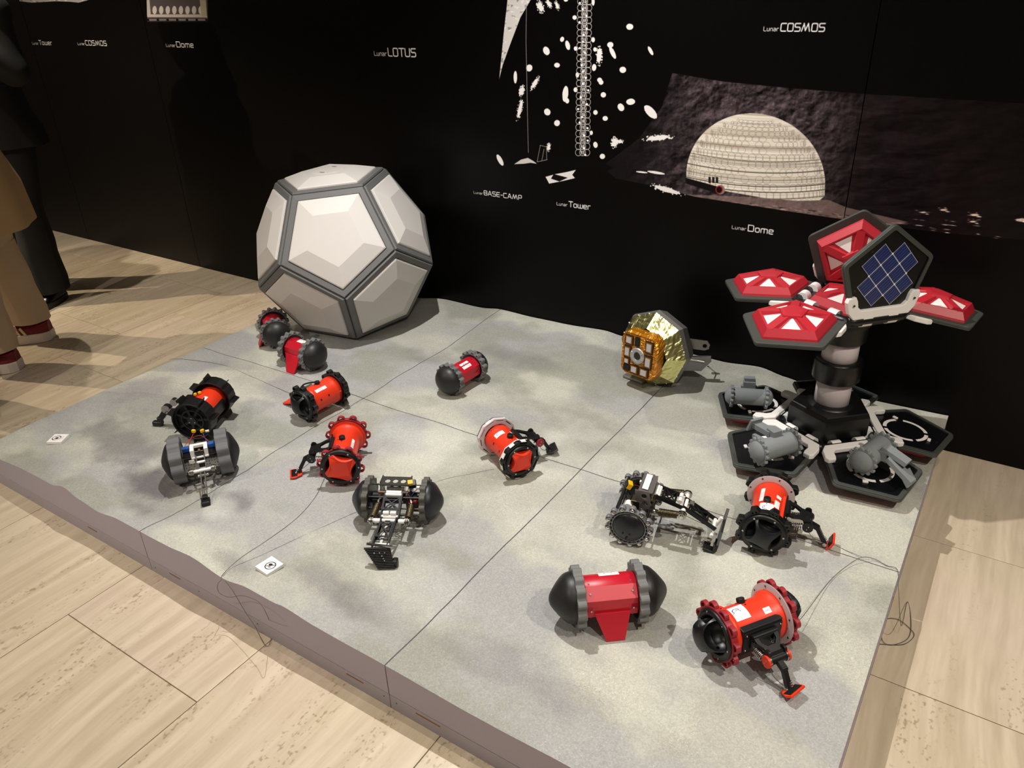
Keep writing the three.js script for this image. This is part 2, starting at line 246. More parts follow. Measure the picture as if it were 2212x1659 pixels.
  // spots of light on the cave wall
  const SP = [[1360, 58, 8, 7, 0], [1241, 38, 5, 5, 0], [1214, 85, 4.5, 6, 0.3], [1226, 98, 5, 11, -0.25], [1180, 110, 7, 10, -0.4], [1203, 141, 6.5, 5.5, 0], [1243, 105, 4, 5, 0], [1281, 86, 4, 6, 0], [1285, 107, 4, 5, 0], [1294, 120, 8, 24, 0.05, 1], [1318, 97, 7, 6.5, 0], [1323, 114, 5, 15, -0.45], [1405, 110, 4, 11, -0.5], [1143, 147, 7, 8, 0.3], [1113, 167, 4, 14, 0], [1155, 180, 6, 20, 0.55, 1], [1126, 197, 7, 14, 0.35, 1], [1123, 235, 6, 30, 0.22, 1], [1283, 146, 5, 8, 0.1], [1247, 162, 4, 6, 0], [1295, 173, 5.5, 5.5, 0], [1298, 178, 5.5, 5.5, 0], [1345, 151, 7.5, 7, 0], [1243, 194, 4.5, 5.5, 0], [1221, 203, 6.5, 18, 0.1], [1225, 218, 4.5, 6, 0], [1303, 205, 6, 6, 0.3], [1182, 242, 7, 8, -0.5], [1286, 243, 5, 5.5, 0], [1307, 256, 6, 5.5, 0], [1341, 232, 7, 9, -0.5], [1362, 220, 10, 7, -0.1], [1405, 242, 9, 19, -0.75], [1203, 266, 6.5, 7, 0.3], [1277, 287, 3.6, 5, 0], [1286, 313, 5, 7, -0.2], [1327, 308, 8, 14, 0.1, 1], [1338, 306, 10, 5, 0, 1], [1422, 298, 37, 8, -0.12, 1], [1301, 338, 6, 6, 0.6], [1185, 318, 5, 11, 0.1, 1], [1080, 346, 5, 14, -0.5], [1386, 372, 13, 2, 0.1], [1417, 373, 20, 3, 0.16], [1440, 410, 42, 8, 0.28, 1], [1167, 15, 8, 16, -0.3, 1], [1185, 8, 6, 12, -0.5, 1], [1203, 12, 5, 12, -0.3, 1], [1222, 0, 5, 4, 0], [1281, 4, 3.5, 9, 0], [1310, -40, 9, 9, 0], [1180, -60, 8, 14, 0.4], [1345, -90, 8, 12, 0.2]];
  for (const [px, py, a, b, rot, rag] of SP) ell(px, py, a, b, rot, '#ebe6e1', rag ? 0.45 : 0.06);
  // lattice tower
  for (let py = -160; py < 338; py += 13.6) { const cx = 1263 - (py + 10) * 0.014; ell(cx, py, 9 - r() * 4, 5, 0, 'rgba(235,230,224,.35)', 0.5);
    for (const dx of [-9, 0, 9]) { ctx.beginPath(); for (let i = 0; i <= 22; i++) { const t = i / 22 * 2 * Math.PI, q = C(cx + dx + 6.6 * Math.cos(t), py + 7.2 * Math.sin(t)); i ? ctx.lineTo(...q) : ctx.moveTo(...q); } ctx.lineWidth = 1.25; ctx.strokeStyle = '#cfc7c0'; ctx.stroke(); }
    ell(cx - 12 + r() * 24, py + r() * 6, 2.4, 2.4, 0, '#fff'); }
  // lander, mound and bright ground at the tower foot
  path([[1110, 355], [1125, 345], [1140, 341], [1152, 348], [1160, 354], [1146, 352], [1132, 354]]); ctx.fillStyle = '#cbc4be'; ctx.fill();
  ctx.lineWidth = 1.3; ctx.strokeStyle = '#9b948f'; for (const [a, b] of [[[1167, 314], [1160, 350]], [[1180, 320], [1181, 346]], [[1166, 314], [1182, 318]], [[1175, 322], [1170, 348]], [[1160, 350], [1182, 345]], [[1137, 10], [1136, 88]], [[1136, 88], [1141, 330]]]) { ctx.beginPath(); ctx.moveTo(...C(...a)); ctx.lineTo(...C(...b)); ctx.stroke(); }
  path([[1205, 352], [1250, 340], [1290, 346], [1325, 362], [1310, 372], [1240, 366]]); ctx.fillStyle = '#050404'; ctx.fill();
  path([[1178, 382], [1200, 376], [1222, 372], [1244, 367], [1236, 378], [1242, 385], [1216, 391], [1186, 397]]); ctx.fillStyle = '#e3ddd7'; ctx.fill();
  path([[1196, 376], [1226, 384], [1208, 392], [1190, 386]]); ctx.fillStyle = '#0a0809'; ctx.fill();
  // prints further left, cut by the top of the photograph
  ctx.save(); path([[313, -150], [445, -150], [449, 47], [318, 47]]); ctx.clip(); path([[300, -160], [460, -160], [460, 60], [300, 60]]); ctx.fillStyle = '#5a5252'; ctx.fill();
  for (let k = 0; k < 8; k++) ell(334 + k * 14.2, 22, 4.8, 9, 0, '#d8d0c8'); path([[318, 31], [446, 31], [448, 38], [318, 37]]); ctx.fillStyle = '#cfc4ba'; ctx.fill(); path([[316, 40], [448, 41], [449, 47], [317, 46]]); ctx.fillStyle = '#171416'; ctx.fill(); for (let k = 0; k < 6; k++) { path([[322 + k * 21, 41], [338 + k * 21, 41], [339 + k * 21, 45], [323 + k * 21, 45]]); ctx.fillStyle = '#8b8183'; ctx.fill(); }
  path([[313, -10], [322, -10], [326, 34], [316, 34]]); ctx.fillStyle = '#c8bfb8'; ctx.fill(); path([[430, -10], [444, -10], [447, 36], [436, 36]]); ctx.fillStyle = '#b9b39a'; ctx.fill(); ctx.restore();
  ctx.save(); path([[34, 2], [70, 6], [120, 3], [152, 4], [170, 6], [192, 0], [190, -80], [30, -80]]); ctx.clip(); path([[20, -90], [210, -90], [210, 20], [20, 20]]); ctx.fillStyle = '#aaa49f'; ctx.fill(); for (let i = 0; i < 160; i++) { const px = 30 + r() * 170, py = -80 + r() * 90; path([[px, py], [px + 6, py + 2], [px + 2, py + 4]]); ctx.fillStyle = r() < 0.5 ? 'rgba(40,36,36,.5)' : 'rgba(255,255,255,.4)'; ctx.fill(); } ctx.restore();
  // captions
  for (const [t, a, b, big] of [['LunarLOTUS', [808, 120], [900, 122], 0.031], ['LunarCOSMOS', [1648, 67], [1782, 68], 0.022], ['LunarBASE-CAMP', [1023, 418], [1128, 427], 0.0185], ['LunarTower', [1202, 443], [1276, 450], 0.0215], ['LunarDome', [1580, 494], [1672, 501], 0.0215], ['LunarDome', [359, 101], [420, 102], 0.025], ['LunarCOSMOS', [168, 97], [232, 98], 0.024], ['LunarTower', [70, 96], [114, 97], 0.024]]) { const p = C(...a), q = C(...b); strokeText(ctx, t, p[0], p[1], q[0], big * S); }
}
const boards = [[ROOM.x0, -4.44], [-4.44, -3.27], [-3.27, 0.289], [0.289, ROOM.x1]];
const wallBack = struct('wall_back', bx(ROOM.x1 - ROOM.x0, WALLTOP, 0.1, (ROOM.x0 + ROOM.x1) / 2, WALLTOP / 2, -0.064), mat(0x080707, 0.6));
boards.forEach(([a, b], i) => {
  const w = b - a - 0.0025, g = new RoundedBoxGeometry(w, WALLTOP, 0.014, 1, 0.001); g.translate((a + b) / 2, WALLTOP / 2, -0.007);
  let m;
  if (i === 0) m = mat(0x040303, 0.36, 0, { specularIntensity: 0.3 }); else {
    const bw = i === 3 ? 1.35 : b - a, t = canvasTex(Math.round(bw * S), Math.round(WALLTOP * S), (ctx, cw, ch) => drawMural(ctx, cw, ch, a));
    const gg = flat(g), p = gg.attributes.position, uv = gg.attributes.uv; for (let k = 0; k < p.count; k++) uv.setXY(k, Math.min(1, (p.getX(k) - a) / bw), p.getY(k) / WALLTOP);
    m = mat(0xffffff, 0.36, 0, { map: t, specularIntensity: 0.3 }); part('printed_board', gg, m, wallBack); return;
  }
  part('printed_board', g, m, wallBack);
});
const plaster = mat(0xb9b2a8, 0.9);
struct('wall_left', bx(0.12, CEIL, ROOM.z1 + 0.3, ROOM.x0 - 0.06, CEIL / 2, ROOM.z1 / 2), plaster);
struct('wall_right', bx(0.12, CEIL, ROOM.z1 + 0.3, ROOM.x1 + 0.06, CEIL / 2, ROOM.z1 / 2), plaster);
struct('wall_front', bx(ROOM.x1 - ROOM.x0 + 0.24, CEIL, 0.12, (ROOM.x0 + ROOM.x1) / 2, CEIL / 2, ROOM.z1 + 0.16), plaster);
struct('ceiling', bx(ROOM.x1 - ROOM.x0 + 0.24, 0.12, ROOM.z1 + 0.5, (ROOM.x0 + ROOM.x1) / 2, CEIL + 0.06, ROOM.z1 / 2), mat(0xbab5ad, 0.9));
const SPOTPLACE = ['above the display platform', 'above the right corner of the platform', 'above the white ball', 'above the floor left of the platform', 'high up beyond the visitors', 'above the aisle in front of the platform', 'above the floor right of the platform', 'added as fill above the aisle behind the visitors'];
SPOTS.forEach(([x, z, tx, tz, cd, col, half], i) => {
  const t = thing('ceiling_spotlight', 'small black cylindrical ceiling spotlight ' + SPOTPLACE[i], 'lamp', [x, CEIL, z], 0, 'ceiling spotlights');
  const aim = V(tx - x, -CEIL + 0.1, tz - z).normalize(), head = V(0, -0.12, 0), q = new THREE.Quaternion().setFromUnitVectors(V(0, -1, 0), aim);
  part('mount', [cy(0.045, 0.045, 0.02, 0, -0.01, 0, 20), cy(0.01, 0.01, 0.07, 0, -0.05, 0, 10)], M.black, t);
  const hg = latheY([[0.001, 0.06], [0.05, 0.06], [0.055, 0.05], [0.055, -0.06], [0.048, -0.06], [0.045, 0.02], [0.001, 0.03]], 24); hg.applyQuaternion(q); hg.translate(0, -0.13, 0); part('housing', hg, M.black, t);
  const lg = new THREE.CylinderGeometry(0.043, 0.043, 0.004, 24); lg.translate(0, -0.03, 0); lg.applyQuaternion(q); lg.translate(0, -0.13, 0);
  part('lens', lg, new THREE.MeshStandardMaterial({ color: 0xfff4e2, emissive: col, emissiveIntensity: 12 }), t);
  const s = new THREE.SpotLight(col, cd, 0, half, 0.6, 2); s.name = 'beam'; s.castShadow = true; s.shadow.mapSize.set(2048, 2048); s.shadow.radius = 0.8;
  s.position.set(x + aim.x * 0.07, CEIL - 0.13 + aim.y * 0.07, z + aim.z * 0.07); s.target.position.set(tx, 0.1, tz); scene.add(s, s.target);
});
FILL_PANELS.forEach(([x, z, w, d, I], i) => {
  const t = thing('added_panel_light', ['added flat white square ceiling fill light over the aisle left of centre', 'added flat white square ceiling fill light over the aisle at the right', 'added flat white square ceiling fill light at the far left of the hall'][i], 'lamp', [x, CEIL, z], 0, 'added square ceiling fill lights');
  part('frame', [bx(w + 0.04, 0.03, 0.02, 0, -0.015, d / 2 + 0.01), bx(w + 0.04, 0.03, 0.02, 0, -0.015, -d / 2 - 0.01), bx(0.02, 0.03, d, w / 2 + 0.01, -0.015, 0), bx(0.02, 0.03, d, -w / 2 - 0.01, -0.015, 0)], M.white, t);
  part('diffuser', bx(w, 0.01, d, 0, -0.012, 0), new THREE.MeshStandardMaterial({ color: 0xffffff, emissive: 0xfff3e4, emissiveIntensity: 1.2 }), t);
  const l = new THREE.RectAreaLight(0xfff1e0, I, w, d); l.name = 'glow'; l.position.set(x, CEIL - 0.025, z); l.rotation.x = -Math.PI / 2; scene.add(l);
});
// ---------------------------------------------------------------- display platform: six painted panels of moon ground on a low frame
const PX1 = 0.7249, PX0 = PX1 - 2.73, HP = 0.1363, PD = 1.82;
const FRONTY = [[-2.01, 0.126], [-1.874, 0.128], [-1.73, 0.137], [-1.557, 0.138], [-1.48, 0.156], [-1.41, 0.139], [-1.313, 0.132], [-1.203, 0.147], [-1.095, 0.147], [-0.965, 0.147], [-0.868, 0.154], [-0.737, 0.135], [-0.641, 0.149], [-0.552, 0.146], [-0.513, 0.152], [-0.409, 0.142], [-0.179, 0.138], [0.03, 0.132], [0.29, 0.135], [0.73, 0.136]];
const BACKY = [[-2.01, 0.14], [-1.6, 0.128], [-1.41, 0.152], [-1.33, 0.151], [-1.197, 0.15], [-1.094, 0.161], [-0.947, 0.157], [-0.805, 0.16], [-0.56, 0.172], [-0.485, 0.165], [-0.174, 0.154], [-0.06, 0.151], [0.08, 0.163], [0.186, 0.146], [0.238, 0.139], [0.5, 0.132], [0.73, 0.138]];
function prof(A, x) { if (x <= A[0][0]) return A[0][1]; for (let i = 1; i < A.length; i++) if (x <= A[i][0]) { const t = (x - A[i - 1][0]) / (A[i][0] - A[i - 1][0]); return lerp(A[i - 1][1], A[i][1], t * t * (3 - 2 * t)); } return A[A.length - 1][1]; }
function H(x, z) { // height of the moon ground
  const ef = Math.exp(-Math.pow(Math.max(0, PD - z) / 0.11, 1.5)), eb = Math.exp(-Math.pow(Math.max(0, z) / 0.16, 1.5));
  const rough = (fbm(x * 3.1 + 20, z * 3.1 + 7, 3) - 0.5) * 0.012 * sstep(0.35, -0.6, x) + (fbm(x * 9 + 3, z * 9, 2) - 0.5) * 0.003;
  const crater = 0.010 * Math.exp(-(((x + 1.5) / 0.16) ** 2 + ((z - 1.62) / 0.08) ** 2)) - 0.012 * Math.exp(-(((x + 1.22) / 0.16) ** 2 + ((z - 1.68) / 0.09) ** 2)) + 0.012 * Math.exp(-(((x + 1.05) / 0.12) ** 2 + ((z - 0.16) / 0.1) ** 2));
  return HP + rough + crater + ef * (prof(FRONTY, x) - HP) + eb * (prof(BACKY, x) - HP);
}
const moonTex = dataTex(2048, 1366, (ix, iy, o) => {
  const x = PX0 + ix / 2048 * 2.73, z = iy / 1366 * 1.82, sp = PERM[(ix * 977 + iy * 331 + (iy >> 3) * 57) & 65535] - 0.5, sp2 = vnoise(ix * 0.45, iy * 0.45) - 0.5;
  const stipple = sp * 0.15; // sprayed paint: patches break up into grains at their borders
  const a = sstep(0.46, 0.62, fbm(x * 3.2 + 5, z * 4.4 + 2, 4) + stipple), b = sstep(0.48, 0.62, fbm(x * 3.6 + 31, z * 5 + 11, 4) + stipple), c = sstep(0.52, 0.66, fbm(x * 4 + 60, z * 5.5 + 40, 4) + stipple);
  let R = 172, G = 170, B = 160;
  R = lerp(R, 186, a * 0.8); G = lerp(G, 185, a * 0.8); B = lerp(B, 171, a * 0.8);
  R = lerp(R, 154, b * 0.8); G = lerp(G, 153, b * 0.8); B = lerp(B, 154, b * 0.8);
  R = lerp(R, 141, c * 0.7); G = lerp(G, 141, c * 0.7); B = lerp(B, 129, c * 0.7);
  // dark sprayed craters at the front left corner; left side shade painted in
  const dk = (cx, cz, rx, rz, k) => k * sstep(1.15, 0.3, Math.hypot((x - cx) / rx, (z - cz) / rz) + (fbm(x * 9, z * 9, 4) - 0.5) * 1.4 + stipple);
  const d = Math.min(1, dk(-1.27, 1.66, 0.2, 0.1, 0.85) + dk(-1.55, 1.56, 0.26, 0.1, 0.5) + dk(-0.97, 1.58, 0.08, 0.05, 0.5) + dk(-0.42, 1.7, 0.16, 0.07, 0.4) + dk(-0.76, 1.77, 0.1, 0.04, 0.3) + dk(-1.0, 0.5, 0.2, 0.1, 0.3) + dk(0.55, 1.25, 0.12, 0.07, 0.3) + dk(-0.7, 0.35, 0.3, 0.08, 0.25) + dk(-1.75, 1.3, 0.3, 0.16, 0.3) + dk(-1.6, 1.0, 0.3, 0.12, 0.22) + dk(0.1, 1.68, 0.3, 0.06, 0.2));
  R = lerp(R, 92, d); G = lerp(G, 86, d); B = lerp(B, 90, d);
  const lt = Math.min(1, dk(-1.0, 1.62, 0.07, 0.05, 0.6) + dk(-0.3, 1.6, 0.25, 0.12, 0.4) + dk(0.1, 0.75, 0.32, 0.18, 0.6) + dk(-0.3, 0.9, 0.28, 0.16, 0.6) + dk(0.42, 1.1, 0.22, 0.08, 0.4) + dk(-0.62, 1.06, 0.26, 0.14, 0.6) + dk(0.02, 1.2, 0.3, 0.12, 0.5));  // pale sprayed patches; mid-platform ones paint in the brighter lamplight there
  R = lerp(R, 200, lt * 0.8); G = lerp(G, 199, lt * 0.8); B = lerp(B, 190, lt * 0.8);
  const n = 1 + sp * 0.09 + sp2 * 0.11, grit = sp > 0.485 ? 26 : 0;
  o[0] = R * n + grit; o[1] = (G + 1) * n + grit; o[2] = (B + 1) * n + grit;
});
moonTex.flipY = false;
const moonBump = grainTex.clone(); moonBump.repeat.set(11, 7.3); moonBump.needsUpdate = true;
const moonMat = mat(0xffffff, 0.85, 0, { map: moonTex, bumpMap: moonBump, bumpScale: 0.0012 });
const paintSide = mat(0xa69eab, 0.6), paintDark = mat(0xa0989f, 0.62);
const platform = thing('display_platform', 'low grey platform of six textured panels painted like moon ground', 'platform', [0, 0, 0]);
{
  const seamX = [PX0, PX0 + 0.91, PX0 + 1.82, PX1], seamZ = [0.004, 0.91, PD];
  const wx = (i, z) => seamX[i] + (i === 1 || i === 2 ? (fbm(z * 7 + i * 13, i * 5, 3) - 0.5) * (i === 1 ? 0.014 : 0.005) : 0), wz = (j, x) => seamZ[j] + (j === 1 ? (fbm(x * 7, 91, 3) - 0.5) * 0.012 : 0);
  const gap = 0.0016, N = 44;
  for (let i = 0; i < 3; i++) for (let j = 0; j < 2; j++) {
    const P = [], UV = [], IX = [], id = (a, b) => a * (N + 1) + b;
    for (let a = 0; a <= N; a++) for (let b = 0; b <= N; b++) {
      const z00 = lerp(seamZ[j], seamZ[j + 1], b / N), xl = wx(i, z00) + (i ? gap : 0), xr = wx(i + 1, z00) - (i < 2 ? gap : 0), x = lerp(xl, xr, a / N);
      const zl = wz(j, x) + (j ? gap : 0), zr = wz(j + 1, x) - (j < 1 ? gap : 0), z = lerp(zl, zr, b / N);
      const e = Math.min(a, b, N - a, N - b) === 0 ? 0.0022 : 0;
      P.push(x, H(x, z) - e, z); UV.push((x - PX0) / 2.73, z / 1.82);
    }
    for (let a = 0; a < N; a++) for (let b = 0; b < N; b++) IX.push(id(a, b), id(a, b + 1), id(a + 1, b), id(a + 1, b), id(a, b + 1), id(a + 1, b + 1));
    const g = new THREE.BufferGeometry(); g.setAttribute('position', new THREE.Float32BufferAttribute(P, 3)); g.setAttribute('uv', new THREE.Float32BufferAttribute(UV, 2)); g.setIndex(IX); g.computeVertexNormals();
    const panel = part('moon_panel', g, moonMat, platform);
    // painted edge of the panel
    const ring = []; for (let a = 0; a < N; a++) ring.push(id(a, 0)); for (let b = 0; b < N; b++) ring.push(id(N, b)); for (let a = N; a > 0; a--) ring.push(id(a, N)); for (let b = N; b > 0; b--) ring.push(id(0, b));
    const SP = [], SI = []; ring.forEach((k) => { SP.push(P[k * 3], P[k * 3 + 1], P[k * 3 + 2], P[k * 3], 0.046, P[k * 3 + 2]); });
    const L = ring.length; for (let k = 0; k < L; k++) { const n = (k + 1) % L; SI.push(2 * k, 2 * n, 2 * k + 1, 2 * k + 1, 2 * n, 2 * n + 1); }
    const sg = new THREE.BufferGeometry(); sg.setAttribute('position', new THREE.Float32BufferAttribute(SP, 3)); sg.setIndex(SI); const sf = sg.toNonIndexed(); sf.computeVertexNormals();
    part('panel_edge', sf, paintSide, panel, 'mauve grey painted panel edge');
  }
  for (let i = 0; i < 3; i++) { const a = seamX[i] + (i ? 0.001 : 0), b = seamX[i + 1] - (i < 2 ? 0.001 : 0); part('frame_board', bx(b - a, 0.0435, 0.018, (a + b) / 2, 0.02175, PD - 0.0085), paintDark, platform); part('frame_board', bx(b - a, 0.0435, 0.018, (a + b) / 2, 0.02175, 0.015), paintDark, platform); }
  for (let j = 0; j < 2; j++) for (const x of [PX0 + 0.009, PX1 - 0.008]) part('frame_board', bx(0.018, 0.0435, 0.87, x, 0.02175, 0.46 + j * 0.885), paintDark, platform);
  const slotMat = mat(0x7a5138, 0.8);
  for (const [px, py, L] of [[377, 1241, 0.05], [766, 1459, 0.055], [924, 1550, 0.07], [200, 1143, 0.05]]) { const p = onZ(px, py, PD); part('vent_slot', rbx(L, 0.004, 0.003, 0.001, p.x, 0.033, PD - 0.0002), slotMat, platform, 'narrow brown wooden slot'); }
  for (const [px, py] of [[336, 1226], [430, 1277], [557, 1347], [830, 1503], [857, 1519], [62, 1074]]) { const p = onZ(px, py, PD), g = cy(0.0016, 0.0016, 0.002, 0, 0, 0, 8); g.rotateX(Math.PI / 2); g.translate(p.x, Math.min(0.038, Math.max(0.008, p.y)), PD + 0.0004); part('screw', g, M.gun, platform); }
}

// ---------------------------------------------------------------- pentagon helpers
const PENT = (R, a0 = 0) => Array.from({ length: 5 }, (_, i) => [R * Math.cos(a0 + i * 2 * Math.PI / 5), R * Math.sin(a0 + i * 2 * Math.PI / 5)]);
function loft(levels) { // levels: arrays of equal length of Vector3 loops, bottom to top; flat faces, last closed with a cap
  const P = [], tri = (a, b, c) => P.push(a.x, a.y, a.z, b.x, b.y, b.z, c.x, c.y, c.z);
  for (let l = 0; l + 1 < levels.length; l++) { const A = levels[l], B = levels[l + 1], n = A.length; for (let i = 0; i < n; i++) { const j = (i + 1) % n; tri(A[i], A[j], B[j]); tri(A[i], B[j], B[i]); } }
  const T = levels[levels.length - 1]; for (let i = 1; i + 1 < T.length; i++) tri(T[0], T[i], T[i + 1]);
  const g = new THREE.BufferGeometry(); g.setAttribute('position', new THREE.Float32BufferAttribute(P, 3)); g.computeVertexNormals(); return g;
}
// ---------------------------------------------------------------- white dodecahedron pod
{
  const a = 0.2586 * 1.0945, ctr = V(-1.4223, 0.55305, 0.58807).sub(camera.position).multiplyScalar(1.0945).add(camera.position);
  const th = 6.42768, R1 = a / (2 * Math.sin(Math.PI / 5)), R2 = R1 * 1.618034, r = a * 1.1135164, hh = Math.sqrt(a * a - (R2 - R1) ** 2);
  const w = V(0.04520, -0.06395, 0.03926), q = new THREE.Quaternion().setFromAxisAngle(w.clone().normalize(), w.length()), T = [], U = [], Lw = [], Bt = [];
  for (let k = 0; k < 5; k++) { const t = th + 2 * Math.PI * k / 5, s = t + Math.PI / 5; T.push(V(R1 * Math.cos(t), r, R1 * Math.sin(t))); U.push(V(R2 * Math.cos(t), r - hh, R2 * Math.sin(t))); Lw.push(V(R2 * Math.cos(s), -r + hh, R2 * Math.sin(s))); Bt.push(V(R1 * Math.cos(s), -r, R1 * Math.sin(s))); }
  for (const v of [...T, ...U, ...Lw, ...Bt]) v.applyQuaternion(q);
  const low = Math.min(...Bt.map((v) => v.y)), base = V(ctr.x, ctr.y + low, ctr.z);
  const pod = thing('dodecahedron_pod', 'large white dodecahedron pod with grey edges standing on the moon ground by the black wall', 'pod', base.toArray());
  const off = V(0, -low, 0), faces = [T.slice()];
  for (let k = 0; k < 5; k++) { const n = (k + 1) % 5, p = (k + 4) % 5; faces.push([T[k], T[n], U[n], Lw[k], U[k]]); faces.push([U[k], Lw[k], Bt[k], Bt[p], Lw[p]]); }
  faces.push(Bt.slice());
  const white = mat(0xd9d4ce, 0.5, 0, { bumpMap: grainTex, bumpScale: 0.0003 }), grey = mat(0x6d6d6c, 0.55), dark = mat(0x0c0c0c, 0.8);
  // the dark core that shows in the gaps
  const cp = []; for (const f of faces) { const c = f.reduce((s, v) => s.add(v), V(0, 0, 0)).multiplyScalar(0.2); for (let i = 0; i < 5; i++) { const x = f[i].clone().multiplyScalar(0.952).add(off), y = f[(i + 1) % 5].clone().multiplyScalar(0.952).add(off), z = c.clone().multiplyScalar(0.952).add(off); cp.push(z.x, z.y, z.z, x.x, x.y, x.z, y.x, y.y, y.z); } }
  const cg = new THREE.BufferGeometry(); cg.setAttribute('position', new THREE.Float32BufferAttribute(cp, 3)); cg.computeVertexNormals(); part('core', cg, dark, pod);
  faces.forEach((f, fi) => {
    const c = f.reduce((s, v) => s.add(v), V(0, 0, 0)).multiplyScalar(0.2), n = c.clone().normalize();
    let F = f.slice(); if (new THREE.Vector3().subVectors(F[1], F[0]).cross(new THREE.Vector3().subVectors(F[2], F[0])).dot(n) < 0) F = F.reverse();
    const lv = (s, d) => F.map((v) => c.clone().add(v.clone().sub(c).multiplyScalar(s)).addScaledVector(n, d).add(off));
    const frame = part('face_frame', loft([lv(0.95, -0.02), lv(0.966, -0.006), lv(0.952, 0.0), lv(0.845, 0.0015), lv(0.83, -0.004)]), grey, pod, 'grey face frame');
    part('face_panel', loft([lv(0.83, -0.004), lv(0.826, 0.006), lv(0.806, 0.0092), lv(0.478, 0.031)]), white, frame, 'white faceted face panel');
    if (fi === 0) {
      const z = n, x = V(1, 0, 0).addScaledVector(z, -z.x).normalize(), y = new THREE.Vector3().crossVectors(z, x), mtx = new THREE.Matrix4().makeBasis(x, z, y.clone().negate()).setPosition(c.clone().addScaledVector(n, 0.031).add(off));
      const lid = latheY([[0.001, 0.002], [0.066, 0.002], [0.068, 0.0], [0.0705, -0.003], [0.0735, 0.0002]], 48); lid.applyMatrix4(mtx); part('lid', lid, white, frame, 'round white lid');
      for (const [lx, lz, m] of [[0.01, 0.045, mat(0x8b8b88, 0.6)], [-0.01, -0.045, mat(0x5f7fa8, 0.5)]]) { const s = rbx(0.024, 0.003, 0.01, 0.0014, lx, 0.0015, lz); s.applyMatrix4(mtx); part('lid_slot', s, m, frame); }
    }
  });
}
